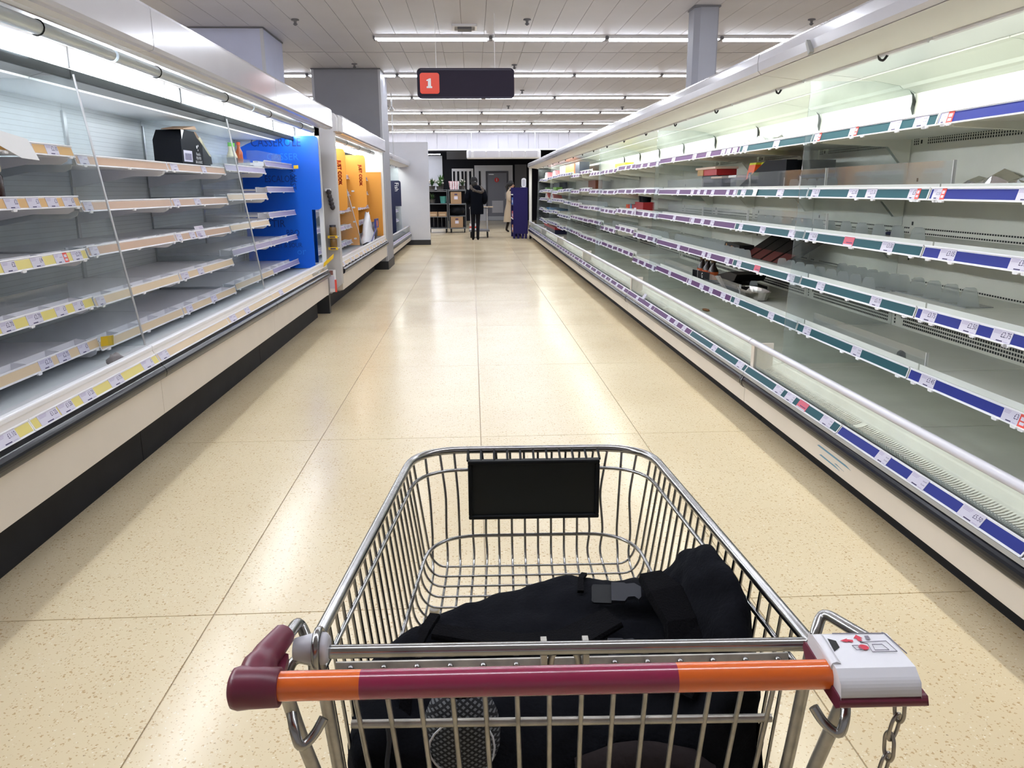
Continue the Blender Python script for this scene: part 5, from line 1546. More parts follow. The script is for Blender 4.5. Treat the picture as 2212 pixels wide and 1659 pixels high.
# blue scuffs on the cream base panel of the nearest right chiller
scm = mat('scuff_blue', (0.12, 0.27, 0.40), 0.6)
for k, (ya, yb, za, zb) in enumerate(((3.20, 3.55, 0.188, 0.196), (3.30, 3.52, 0.150, 0.157), (3.26, 3.36, 0.162, 0.166))):
    o = tag(build(MB().prism([(ya, za), (yb, za + 0.004), (yb - 0.02, zb + 0.004), (ya + 0.05, zb)], 1.6438, 1.6446, 0, 'x'), 'scuff_mark', scm), ('longest', 'lower', 'shortest')[k] + ' pale blue scuff on the cream base panel of the near right chiller', 'scuff', 'blue scuffs')

# ------------------------------------------------------------------ far end of the aisle
t = thing('air_curtain', 'white ribbed air-curtain unit hung under the bulkhead', 'air curtain', (1.15, 29.6, 2.5))
build(MB().box(-0.18, 2.5, 29.45, 29.85, 2.50, 2.80), 'casing', WHITE, t, bevel=0.05)
for k in range(5):
    build(MB().box(0.08 + 0.47 * k, 0.50 + 0.47 * k, 29.43, 29.455, 2.55, 2.77), 'grey_panel', GREYPL, t)
build(MB().box(-0.1, -0.02, 29.43, 29.455, 2.53, 2.79), 'end_rib', GREYPL, t)
for x in (0.0, 2.3):
    build(MB().tube([(x, 29.65, 2.79), (x, 29.65, CZ)], 0.012, 6), 'drop_rod', STEEL, t)

# roll cages with plants and cardboard boxes
CAGE = mat('cage_steel', (0.16, 0.17, 0.18), 0.45, 0.5)
def roll_cage(label, x0, x1, y0, y1, h, shelves):
    t = thing('roll_cage', label, 'cage', ((x0 + x1) / 2, (y0 + y1) / 2, 0))
    build(MB().box(x0, x1, y0, y1, 0.14, 0.17), 'base_deck', CAGE, t)
    wh = MB().lathe([(0.055, -0.018), (0.06, 0), (0.055, 0.018)], (0, 0, 0.06), 12, 0, 'x').box(-0.02, 0.02, -0.02, 0.02, 0.06, 0.14).mesh('castor', BLACKP)
    for x in (x0 + 0.06, x1 - 0.06):
        for y in (y0 + 0.06, y1 - 0.06):
            inst(wh, 'castor', t, (x, y, 0))
            build(MB().tube([(x - 0.05 if x < (x0 + x1) / 2 else x + 0.05, y, 0.15), (x - 0.05 if x < (x0 + x1) / 2 else x + 0.05, y, h)], 0.014, 6), 'upright_post', CAGE, t)
    build(MB().box(x0 + 0.02, x1 - 0.02, y1 - 0.02, y1, 0.17, h), 'added_dark_backing', CHAR, t)  # charcoal sheet added to darken the view through the cage
    for z in shelves:
        build(MB().box(x0 + 0.02, x1 - 0.02, y0 + 0.02, y1 - 0.02, z, z + 0.025), 'cage_shelf', CAGE, t)
    for z in (h, (h + 0.5) / 2):
        for y in (y0 + 0.03, y1 - 0.03):
            build(MB().tube([(x0, y, z), (x1, y, z)], 0.009, 5), 'cross_bar', CAGE, t)
    for k in range(5):
        x = x0 + (x1 - x0) * (k + 0.5) / 5
        build(MB().tube([(x, y0 + 0.03, 0.17), (x, y0 + 0.03, 0.55)], 0.006, 5), 'front_wire', CAGE, t)
    return t
roll_cage('steel roll cage with potted plants beside the white partition', -1.52, -0.84, 27.2, 27.9, 1.42, (0.52, 0.95, 1.36))
roll_cage('steel roll cage stacked with cardboard boxes behind the shopper', -0.80, -0.22, 27.2, 27.9, 1.42, (0.54, 0.93, 1.38))

LEAF = [mat('leaf_dark', (0.025, 0.07, 0.02), 0.5), mat('leaf_mid', (0.05, 0.14, 0.03), 0.5)]
FLW = [mat('flower_white', (0.75, 0.72, 0.66), 0.6), mat('flower_pink', (0.55, 0.16, 0.18), 0.6)]
def plant(label, x, y, z, r, h, pot, leaf, fl, seed):
    rnd = random.Random(seed)
    t = thing('potted_plant', label, 'plant', (x, y, z), 'plants on the roll cage')
    build(MB().lathe([(r * 0.6, z), (r * 0.8, z + h * 0.45), (r * 0.84, z + h * 0.45)], (x, y, 0), 12), 'pot', pot, t)
    mb = MB()
    for k in range(26):
        a = rnd.uniform(0, 6.28); l = rnd.uniform(0.4, 1.0) * r * 1.3; zz_ = z + h * rnd.uniform(0.5, 1.0)
        d = Vector((math.cos(a), math.sin(a), rnd.uniform(0.1, 0.9))).normalized()
        b = Vector((x, y, z + h * 0.42)); e = Vector((x, y, zz_)) + d * l
        w = d.cross(Vector((0, 0, 1))).normalized() * 0.03
        m_ = b.lerp(e, 0.6)
        mb.add([b, m_ + w, e, m_ - w], [(0, 1, 2, 3)], 0)
    build(mb, 'foliage', leaf, t)
    if fl:
        mb = MB()
        for k in range(12):
            a = rnd.uniform(0, 6.28); q = rnd.uniform(0.2, 1.0) * r
            mb.blob((x + q * math.cos(a), y + q * math.sin(a), z + h * rnd.uniform(0.75, 1.05)), 0.03, 0.03, 0.022, 0, 6, 4)
        build(mb, 'flowers', fl, t)
    return t
POTG = mat('pot_grey', (0.14, 0.13, 0.12), 0.6)
TEAL = mat('pot_turquoise', (0.10, 0.40, 0.38), 0.5)
plant('white-flowered plant in a grey pot at the left of the cage top', -1.36, 27.5, 1.387, 0.15, 0.36, POTG, LEAF[0], FLW[0], 1)
plant('leafy plant in a grey pot in the middle of the cage top', -1.10, 27.5, 1.387, 0.14, 0.34, POTG, LEAF[1], FLW[0], 2)
plant('tall green plant at the back of the cage top', -1.06, 27.75, 1.387, 0.12, 0.52, POTG, LEAF[1], None, 3)
plant('plant with pale blooms on the box cage top, right side', -0.34, 27.6, 1.407, 0.13, 0.32, POTG, LEAF[0], FLW[0], 4)
plant('small plant on the upper cage shelf', -1.35, 27.5, 0.977, 0.12, 0.30, POTG, LEAF[0], None, 5)
t = thing('gift_bag', 'pink and white patterned gift bag on the box cage', 'bag', (-0.60, 27.4, 1.407))
build(MB().prism([(-0.74, 1.407), (-0.48, 1.407), (-0.43, 1.70), (-0.79, 1.70)], 27.3, 27.5), 'bag_body', mat('bag_pink', (0.50, 0.30, 0.33), 0.5, var=0.5, vscale=14), t)
for k in range(4):
    build(MB().box(-0.72 + 0.08 * k, -0.69 + 0.08 * k, 27.292, 27.3, 1.42, 1.69), 'white_stripe', WHITE, t)
def cbox(label, x0, x1, y0, y1, z0, z1):
    t = thing('cardboard_box', label, 'box', ((x0 + x1) / 2, (y0 + y1) / 2, z0))
    build(MB().box(x0, x1, y0, y1, z0, z1), 'carton', mat('kraft_card', (0.34, 0.215, 0.12), 0.75), t, bevel=0.004)
    xm = (x0 + x1) / 2
    build(MB().prism(rrect(xm - 0.05, xm + 0.05, z1 - 0.10, z1 - 0.06, 0.018, 3), y0 - 0.003, y0), 'hand_hole', INK, t)
    build(MB().box(xm - 0.06, xm + 0.06, y0 - 0.003, y0, z0 + (z1 - z0) * 0.38, z0 + (z1 - z0) * 0.64), 'label_sticker', PAPER, t)
cbox('cardboard box with a hand hole on the upper shelf of the box cage', -0.73, -0.37, 27.22, 27.6, 0.957, 1.35)
cbox('cardboard box with a hand hole on the base of the box cage', -0.74, -0.33, 27.22, 27.6, 0.172, 0.535)
t = thing('black_sack', 'black bundled sack between the two cardboard boxes', 'sack', (-0.52, 27.5, 0.566))
build(MB().blob((-0.52, 27.5, 0.74), 0.25, 0.24, 0.173, 0, 14, 9, 0.06, 3), 'sack_body', CBLK, t)
t = thing('turquoise_bucket', 'turquoise bucket on the upper shelf of the plant cage', 'bucket', (-0.98, 27.4, 0.977))
build(MB().lathe([(0.09, 0.977), (0.12, 1.20), (0.125, 1.20), (0.125, 1.21)], (-0.98, 27.4, 0), 14), 'bucket_body', TEAL, t)
for k, x in enumerate((-1.33, -1.02)):
    t = thing('shallow_carton', ('left', 'right')[k] + ' shallow brown carton on the low shelf of the plant cage', 'carton', (x, 27.45, 0.547))
    build(MB().box(x - 0.14, x + 0.14, 27.24, 27.6, 0.547, 0.70), 'carton', mat('kraft_card', (0.34, 0.215, 0.12), 0.75), t)
    build(MB().box(x - 0.10, x + 0.10, 27.236, 27.24, 0.58, 0.63), 'label_print', mat('label_tan', (0.5, 0.38, 0.25), 0.6), t)
# something low by the shopper: small stock trolley with a timber board
t = thing('stock_trolley', 'low stock trolley in front of the shopper with a pale board', 'trolley', (0.25, 24.4, 0))
build(MB().box(-0.12, 0.50, 24.0, 24.8, 0.20, 0.24), 'deck', MIDG, t)
for x in (-0.06, 0.44):
    for y in (24.08, 24.72):
        build(MB().lathe([(0.08, -0.02), (0.1, 0), (0.08, 0.02)], (x, y, 0.10), 12, 0, 'x'), 'wheel', BLACKP, t)
        build(MB().tube([(x, y, 0.10), (x, y, 0.92)], 0.015, 6), 'post', STEEL, t)
build(MB().box(-0.10, 0.48, 24.05, 24.75, 0.86, 0.89), 'top_shelf', MIDG, t)
build(MB().box(0.15, 0.62, 24.1, 24.4, 0.895, 0.925), 'timber_board', mat('timber_pale', (0.55, 0.43, 0.30), 0.6), t)
t = thing('small_crate', 'small red and white crate on the low stock trolley', 'crate', (0.0, 24.3, 0.242))
build(MB().box(-0.10, 0.12, 24.05, 24.5, 0.242, 0.42), 'crate_body', WHITE, t)
build(MB().box(-0.102, 0.122, 24.046, 24.05, 0.30, 0.35), 'red_band', REDT, t)

# dark blue display stand
t = thing('display_stand', 'dark blue cardboard display stand with open shelves by the far right chiller', 'stand', (1.40, 24.4, 0))
DBL = mat('stand_blue', (0.014, 0.010, 0.085), 0.6, spec=0.2)
build(MB().box(1.19, 1.62, 23.6, 23.62, 0.14, 1.47), 'front_panel', DBL, t)
build(MB().box(1.60, 1.62, 23.62, 25.0, 0.14, 1.47).box(1.19, 1.60, 24.98, 25.0, 0.14, 1.47), 'shell', DBL, t)
build(MB().box(1.38, 1.40, 23.62, 24.98, 0.14, 1.47), 'white_liner', WHITE, t)
for k, z in enumerate((0.14, 0.55, 0.95, 1.25)):
    build(MB().box(1.19, 1.38, 23.62, 24.98, z, z + 0.03), 'stand_shelf', DBL if k in (0, 2) else WHITE, t)
for x in (1.22, 1.34, 1.47, 1.57):
    build(MB().box(x - 0.03, x + 0.03, 23.62, 23.75, 0.0, 0.14).box(x - 0.03, x + 0.03, 24.85, 24.98, 0.0, 0.14), 'foot', DBL, t)
for k, (z, c, lab) in enumerate(((0.98, (0.02, 0.12, 0.5), 'blue pack on the middle shelf of the dark blue stand'), (0.17, (0.5, 0.2, 0.1), 'orange pack on the lowest shelf of the dark blue stand'), (0.58, (0.45, 0.06, 0.10), 'red pack on the second shelf of the dark blue stand'))):
    t = thing('stand_pack', lab, 'pack', (1.27, 24.2, z))
    build(MB().box(1.20, 1.34, 23.9, 24.6, z, z + 0.2), 'pack', mat('stand_pack_%d' % k, c, 0.5), t)
    build(MB().box(1.197, 1.20, 24.0, 24.5, z + 0.05, z + 0.13), 'pack_print', PAPER, t)
t = thing('tower_fan', 'white upright fan-like unit on top of the dark blue stand', 'fan', (1.53, 24.0, 1.47))
build(MB().prism(rrect(1.46, 1.595, 1.475, 1.74, 0.06), 23.95, 24.02), 'casing', WHITE, t)
build(MB().prism(rrect(1.49, 1.565, 1.51, 1.70, 0.03), 23.945, 23.95), 'grille_slot', GREYPL, t)
build(MB().box(1.44, 1.60, 23.9, 24.1, 1.471, 1.478), 'foot_plate', WHITE, t)

# ------------------------------------------------------------------ people
def cloth_skin(name, cloth, zneck, skin=(0.45, 0.27, 0.19)):
    m = bpy.data.materials.new(name)
    m.use_nodes = True
    nt = m.node_tree
    b = nt.nodes['Principled BSDF']
    tc = sh(nt, 'ShaderNodeTexCoord')
    sp = sh(nt, 'ShaderNodeSeparateXYZ')
    nt.links.new(tc.outputs['Object'], sp.inputs[0])
    gt = sh(nt, 'ShaderNodeMath', operation='GREATER_THAN')
    gt.inputs[1].default_value = zneck
    nt.links.new(sp.outputs['Z'], gt.inputs[0])
    mx = sh(nt, 'ShaderNodeMix', data_type='RGBA')
    nt.links.new(gt.outputs[0], mx.inputs['Factor'])
    mx.inputs[6].default_value = (*cloth, 1)
    mx.inputs[7].default_value = (*skin, 1)
    nt.links.new(mx.outputs[2], b.inputs['Base Color'])
    b.inputs['Roughness'].default_value = 0.8
    b.inputs['Specular IOR Level'].default_value = 0.1
    return m

def skin_body(root, name, J, E_, m):
    names = list(J)
    vs = [J[n][0] for n in names]
    es = [(names.index(a), names.index(b)) for a, b in E_]
    me = bpy.data.meshes.new(name)
    g = ORG[root.name]
    me.from_pydata([(v[0], v[1], v[2]) for v in vs], es, [])
    me.materials.append(m)
    o = bpy.data.objects.new(name, me)
    link(o, root)
    ORG[o.name] = g
    sk = o.modifiers.new('skin', 'SKIN')
    sk.use_smooth_shade = True
    for i, n in enumerate(names):
        r = J[n][1]
        me.skin_vertices[0].data[i].radius = r if isinstance(r, tuple) else (r, r)
        me.skin_vertices[0].data[i].use_root = (n == 'pelvis')
    ss = o.modifiers.new('sub', 'SUBSURF')
    ss.levels = ss.render_levels = 2
    return o

def ring(cx, cy, z, rx, ry, n=16):
    return [(cx + rx * math.cos(2 * math.pi * k / n), cy + ry * math.sin(2 * math.pi * k / n), z) for k in range(n)]

# shopper seen from behind: long dark coat with a fur-trimmed hood
px, py = 0.075, 22.8
t = thing('person', 'person in a dark parka with a fur-trimmed hood, walking away down the aisle', 'person', (px, py, 0), None, 0.0, True)
J = {'pelvis': ((0.02, 0, 0.93), (0.13, 0.10)), 'waist': ((0.03, 0, 1.08), (0.125, 0.095)), 'chest': ((0.04, 0, 1.30), (0.15, 0.10)), 'neck': ((0.02, 0.01, 1.47), (0.055, 0.055)), 'head0': ((0.0, 0.03, 1.55), (0.075, 0.085)), 'head1': ((-0.02, 0.035, 1.66), (0.078, 0.09)),
     'nose': ((-0.01, 0.125, 1.60), (0.012, 0.012)),
     'shL': ((-0.13, 0, 1.38), (0.07, 0.07)), 'elL': ((-0.23, -0.01, 1.14), (0.05, 0.05)), 'haL': ((-0.14, 0.18, 1.06), (0.035, 0.03)), 'fiL': ((-0.10, 0.25, 1.05), (0.02, 0.016)),
     'shR': ((0.20, 0, 1.37), (0.07, 0.07)), 'elR': ((0.27, -0.01, 1.14), (0.05, 0.05)), 'haR': ((0.18, 0.18, 1.06), (0.035, 0.03)), 'fiR': ((0.14, 0.25, 1.05), (0.02, 0.016)),
     'hipL': ((-0.06, 0, 0.86), (0.085, 0.085)), 'knL': ((-0.065, 0.02, 0.48), (0.058, 0.058)), 'anL': ((-0.07, -0.02, 0.09), (0.04, 0.045)), 'toL': ((-0.075, 0.12, 0.035), (0.04, 0.03)),
     'hipR': ((0.08, 0, 0.86), (0.085, 0.085)), 'knR': ((0.07, 0.02, 0.48), (0.058, 0.058)), 'anR': ((0.06, -0.02, 0.09), (0.04, 0.045)), 'toR': ((0.07, 0.12, 0.035), (0.04, 0.03))}
E_ = [('pelvis', 'waist'), ('waist', 'chest'), ('chest', 'neck'), ('neck', 'head0'), ('head0', 'head1'), ('head0', 'nose'), ('chest', 'shL'), ('shL', 'elL'), ('elL', 'haL'), ('haL', 'fiL'), ('chest', 'shR'), ('shR', 'elR'), ('elR', 'haR'), ('haR', 'fiR'), ('pelvis', 'hipL'), ('hipL', 'knL'), ('knL', 'anL'), ('anL', 'toL'), ('pelvis', 'hipR'), ('hipR', 'knR'), ('knR', 'anR'), ('anR', 'toR')]
skin_body(t, 'body', J, E_, cloth_skin('shopper_clothes', (0.008, 0.008, 0.011), 1.48))
COAT = mat('coat_dark', (0.005, 0.006, 0.010), 0.9, spec=0.04)
rows = [ring(0.05, 0.01, 0.74, 0.185, 0.15), ring(0.05, 0.0, 0.95, 0.19, 0.155), ring(0.04, 0.0, 1.08, 0.175, 0.145), ring(0.04, 0.0, 1.25, 0.20, 0.15), ring(0.035, 0.0, 1.38, 0.205, 0.14), ring(0.03, 0.0, 1.45, 0.13, 0.11), ring(0.02, 0.0, 1.50, 0.09, 0.09)]
mb = MB().grid(rows, 0, True, True)
build(mb, 'coat', COAT, t)
for sx, ex, cx_ in ((-0.14, -0.245, -1), (0.21, 0.29, 1)):
    build(MB().tube(fillet([(sx, 0, 1.39), (ex, -0.02, 1.15), ((sx + ex) / 2 - 0.0, 0.14, 1.07)], 0.06), [0.085] * 3 + [0.075] * 5, 10), 'sleeve', COAT, t)
fur = MB()
rnd = random.Random(2)
for k in range(26):
    a = R(-160 + 320 * k / 25)
    fur.blob((0.06 + 0.165 * math.sin(a), -0.05 - 0.07 * math.cos(a), 1.44 - 0.075 * math.cos(a) + 0.05 * -math.sin(a)), 0.045, 0.04, 0.042, 0, 7, 5, 0.3, k)
build(fur, 'fur_trim', mat('fur_grey_brown', (0.10, 0.082, 0.07), 0.95, bump=0.8, bscale=90), t)
build(MB().blob((0.04, -0.02, 1.47), 0.12, 0.11, 0.075, 0, 12, 8), 'hood', COAT, t)
rows = [ring(-0.02, 0.03, 1.61, 0.098, 0.108), ring(-0.02, 0.03, 1.68, 0.10, 0.11), ring(-0.022, 0.025, 1.73, 0.085, 0.095), ring(-0.024, 0.02, 1.765, 0.04, 0.045), ring(-0.024, 0.02, 1.772, 0.005, 0.005)]
build(MB().grid(rows, 0, True, True), 'knit_hat', mat('hat_black', (0.008, 0.008, 0.009), 0.9, bump=0.5, bscale=150), t)
build(MB().box(0.0, 0.03, -0.086, -0.08, 1.635, 1.645), 'hat_tab', WHITE, t)
build(MB().blob((-0.02, -0.03, 1.57), 0.085, 0.075, 0.10, 0, 10, 8), 'hair', mat('hair_black', (0.006, 0.005, 0.005), 0.6), t)
for sx in (-0.045, 0.015):
    build(MB().blob((sx, 0.115, 1.635), 0.011, 0.008, 0.008, 0, 8, 6), 'eye', INK, t)
build(MB().box(-0.035, 0.008, 0.112, 0.118, 1.555, 1.562), 'mouth', PINK, t)

# second person, mostly hidden by the stand
px, py = 1.28, 27.0
t = thing('person', 'person with a dark ponytail and pale coat, half hidden behind the blue stand', 'person', (px, py, 0), None, 0.0, True)
J = {'pelvis': ((0, 0, 0.90), (0.10, 0.13)), 'waist': ((0, 0, 1.05), (0.09, 0.12)), 'chest': ((0, 0, 1.26), (0.10, 0.15)), 'neck': ((0.02, 0, 1.43), (0.05, 0.05)), 'head0': ((0.035, 0, 1.50), (0.08, 0.07)), 'head1': ((0.03, 0, 1.61), (0.085, 0.075)), 'nose': ((0.13, 0, 1.55), (0.012, 0.012)),
     'shL': ((0, 0.16, 1.34), (0.06, 0.06)), 'elL': ((-0.06, 0.2, 1.10), (0.045, 0.045)), 'haL': ((0.12, 0.2, 1.02), (0.03, 0.03)), 'fiL': ((0.19, 0.2, 1.02), (0.016, 0.018)),
     'shR': ((0, -0.16, 1.34), (0.06, 0.06)), 'elR': ((-0.06, -0.2, 1.10), (0.045, 0.045)), 'haR': ((0.12, -0.2, 1.02), (0.03, 0.03)), 'fiR': ((0.19, -0.2, 1.02), (0.016, 0.018)),
     'hipL': ((0, 0.08, 0.84), (0.08, 0.08)), 'knL': ((0.08, 0.08, 0.47), (0.055, 0.055)), 'anL': ((0.10, 0.08, 0.08), (0.04, 0.04)), 'toL': ((0.22, 0.08, 0.035), (0.03, 0.04)),
     'hipR': ((0, -0.08, 0.84), (0.08, 0.08)), 'knR': ((-0.06, -0.08, 0.47), (0.055, 0.055)), 'anR': ((-0.16, -0.08, 0.10), (0.04, 0.04)), 'toR': ((-0.06, -0.08, 0.035), (0.03, 0.04))}
skin_body(t, 'body', J, E_, cloth_skin('walker_clothes', (0.02, 0.016, 0.014), 1.44, (0.35, 0.21, 0.14)))
rows = [ring(-0.08, 0, 0.36, 0.17, 0.19), ring(-0.05, 0, 0.70, 0.16, 0.19), ring(0, 0, 0.95, 0.15, 0.18), ring(0, 0, 1.10, 0.14, 0.175), ring(0, 0, 1.30, 0.15, 0.20), ring(0.01, 0, 1.40, 0.10, 0.12), ring(0.02, 0, 1.46, 0.07, 0.07)]
build(MB().grid(rows, 0, True, True), 'coat', mat('coat_beige', (0.42, 0.34, 0.25), 0.8), t)
for sy in (-1, 1):
    build(MB().tube(fillet([(0, 0.17 * sy, 1.35), (-0.07, 0.21 * sy, 1.10), (0.10, 0.2 * sy, 1.03)], 0.05), 0.065, 9), 'sleeve', mat('coat_beige', (0.42, 0.34, 0.25), 0.8), t)
hm = MB().blob((0.0, 0, 1.60), 0.105, 0.092, 0.115, 0, 12, 8)
hm.tube([(-0.08, 0, 1.60), (-0.13, 0, 1.50), (-0.12, 0, 1.36)], [0.05, 0.05, 0.015], 8)
build(hm, 'hair', mat('hair_black', (0.006, 0.005, 0.005), 0.6), t)
for sy in (-0.03, 0.03):
    build(MB().blob((0.112, sy, 1.575), 0.007, 0.01, 0.007, 0, 8, 6), 'eye', INK, t)
build(MB().box(0.108, 0.114, -0.02, 0.02, 1.49, 1.497), 'mouth', PINK, t)

# ------------------------------------------------------------------ the shopping trolley (own axes: x across, y forward)
tr = thing('shopping_trolley', 'chrome wire shopping trolley with a maroon and orange handle in the foreground', 'trolley', (0.078, 0.60, 0), None, R(-1.3), True)
RIMZ = 0.962
WB, WF, YB, YF = 0.247, 0.200, 0.085, 0.70
def hw(y): return WB + (WF - WB) * (y - YB) / (YF - YB)
def zf(y): return 0.770 - (0.68 - y) * 0.17
rim = fillet([(-WB, YB, RIMZ), (-WF, YF, RIMZ), (WF, YF, RIMZ), (WB, YB, RIMZ)], 0.085, 8)
build(MB().tube(rim, 0.0068, 10), 'basket_rim', CHROME, tr)
for z, inset, rr in ((0.928, 0.006, 0.0032), (0.812, 0.024, 0.0032)):
    p = fillet([(-WB + inset, YB + 0.02, z - (0.0 if z > 0.9 else 0.05)), (-WF + inset, YF - inset, z), (WF - inset, YF - inset, z), (WB - inset, YB + 0.02, z - (0.0 if z > 0.9 else 0.05))], 0.085, 8)
    build(MB().tube(p, rr, 8), 'basket_ring', CHROME, tr)
wr = 0.0021
n = 21
for k in range(n):
    y = 0.125 + 0.0265 * k
    w = hw(y); wf_ = w - 0.030
    if y > 0.62:
        d = (y - 0.62) / 0.08
        w -= 0.013 * d * d; wf_ = w - 0.028
    pts = fillet([(-w, y, RIMZ - 0.003), (-wf_ - 0.004, y - 0.004, zf(y) + 0.02), (-wf_ + 0.012, y - 0.004, zf(y)), (wf_ - 0.012, y - 0.004, zf(y)), (wf_ + 0.004, y - 0.004, zf(y) + 0.02), (w, y, RIMZ - 0.003)], 0.02, 3)
    build(MB().tube(pts, wr, 6), 'cross_wire', CHROME, tr)
bend = random.Random(3)
for k in range(16):
    x = -0.172 + 0.0229 * k
    c = abs(x) - 0.115
    yf = YF - (0.0 if c < 0 else 5.5 * c * c)
    j = 0.0 if 4 < k < 12 else bend.uniform(-0.006, 0.006)
    pts = fillet([(x * 1.06, yf - 0.001, RIMZ - 0.003), (x * 1.0 + j, yf - 0.012, 0.885), (x * 1.0, yf - 0.022, 0.815), (x * 0.99 + j, yf - 0.026, 0.782), (x * 0.99, yf - 0.050, zf(0.65) - 0.003), (x * 1.18, 0.115, zf(0.115) - 0.003)], 0.018, 3)
    build(MB().tube(pts, wr, 6), 'long_wire', CHROME, tr)
# black sign plate at the basket front
mb = MB().box(-0.106, 0.112, 0.661, 0.667, 0.853, 0.953)
build(mb, 'front_plate', mat('plate_black', (0.008, 0.011, 0.011), 0.45), tr, bevel=0.003)
fr = MB().box(-0.109, 0.115, 0.656, 0.670, 0.850, 0.857).box(-0.109, 0.115, 0.656, 0.670, 0.949, 0.956).box(-0.109, -0.102, 0.656, 0.670, 0.857, 0.949).box(0.108, 0.115, 0.656, 0.670, 0.857, 0.949)
build(fr, 'plate_frame', BLACKP, tr, bevel=0.002)
for k in range(11):
    x = -0.109 + 0.0224 * k
    build(MB().tube([(x, 0.663, 0.955), (x, 0.695, 0.963)], 0.0022, 5), 'plate_hook', BLACKP, tr)
# rear gate
build(MB().tube([(-0.243, 0.092, 0.960), (0.247, 0.088, 0.960)], 0.0068, 10), 'gate_bar', CHROME, tr)
build(MB().prism([(0.1085, 0.926), (0.111, 0.935), (0.1135, 0.935), (0.1125, 0.925)], -0.228, 0.236, 0, 'x'), 'gate_angle', CHROMED, tr)
for k in range(14):
    x = -0.212 + 0.0335 * k
    build(MB().tube(fillet([(x, 0.106, 0.931), (x * 0.985, 0.103, 0.90), (x * 0.86, 0.112, 0.66)], 0.01), 0.0028, 6), 'gate_wire', CHROMED, tr)
    build(MB().blob((x, 0.1055, 0.9315), 0.0034, 0.0034, 0.0034, 0, 8, 6), 'weld_dot', CHROME, tr)
build(MB().tube([(-0.215, 0.107, 0.866), (0.222, 0.107, 0.862)], 0.0045, 8), 'gate_rail', CHROMED, tr)
build(MB().tube([(-0.19, 0.113, 0.70), (0.195, 0.113, 0.70)], 0.0045, 8), 'gate_rail', CHROMED, tr)
ul = fillet([(-0.018, 0.092, 0.962), (-0.018, 0.104, 0.922), (0.026, 0.104, 0.922), (0.026, 0.092, 0.962)], 0.004, 2)
build(MB().box(-0.020, -0.014, 0.092, 0.108, 0.925, 0.962).box(0.022, 0.028, 0.092, 0.108, 0.925, 0.962), 'latch_side', CHROMED, tr)
arch = [(0.004 + 0.014 * math.cos(R(a)), 0.10, 0.938 + 0.016 * math.sin(R(a))) for a in range(0, 181, 20)]
build(MB().tube([(0.018, 0.10, 0.922)] + arch + [(-0.010, 0.10, 0.922)], 0.0035, 8), 'latch_arch', CHROMED, tr)
# handle: sleeves, cap, coin lock
hz = 0.986
for nm, x0, x1, m in (('orange_sleeve', -0.252, -0.182, ORANGET), ('maroon_sleeve', -0.182, 0.092, MAROONT), ('orange_sleeve', 0.092, 0.226, ORANGET)):
    build(MB().lathe([(0.0126, x0), (0.0126, x1)], (0, 0.0, hz), 24, 0, 'x'), nm, m, tr)
cp = build(MB().lathe([(0.012, -0.2935), (0.017, -0.291), (0.0185, -0.286), (0.0175, -0.276), (0.0165, -0.2515), (0.0135, -0.251)], (0, 0.0, hz - 0.001), 20, 0, 'x'), 'handle_cap', MAROON, tr)
build(MB().tube(fillet([(-0.276, 0.0, hz - 0.002), (-0.276, 0.030, hz + 0.004), (-0.266, 0.072, hz + 0.006)], 0.02), [0.0155] + [0.0155] * 3 + [0.013] * 3 + [0.011], 12), 'cap_arm', MAROON, cp)
build(MB().prism([(-0.276, 0.0), (-0.252, 0.0), (-0.258, 0.055), (-0.268, 0.06)], hz - 0.012, hz - 0.004, 0, 'z'), 'cap_web', MAROON, cp)
build(MB().tube(fillet([(-0.266, 0.072, 0.985), (-0.264, 0.122, 0.978), (-0.247, 0.098, 0.955), (-0.246, 0.096, 0.93)], 0.014), 0.0058, 8), 'handle_rod', CHROME, tr)
build(MB().tube(fillet([(0.290, 0.05, 0.985), (0.270, 0.118, 0.978), (0.252, 0.092, 0.962), (0.25, 0.09, 0.93)], 0.014), 0.0058, 8), 'handle_rod', CHROME, tr)
build(MB().lathe([(0.0105, -0.262), (0.0115, -0.258), (0.0155, -0.242), (0.0155, -0.238)], (0, 0.090, 0.965), 16, 0, 'x'), 'pivot_bush', GREYPL, tr)
build(MB().tube([(-0.2385, 0.090 + 0.017 * math.cos(R(a)), 0.962 + 0.021 * math.sin(R(a))) for a in range(0, 360, 20)], 0.0042, 8, 0, True), 'pivot_ring', CHROME, tr)
build(MB().lathe([(0.0155, -0.2365), (0.0155, -0.232), (0.012, -0.2285), (0.009, -0.2285)], (0, 0.090, 0.965), 16, 0, 'x'), 'pivot_bush', GREYPL, tr)
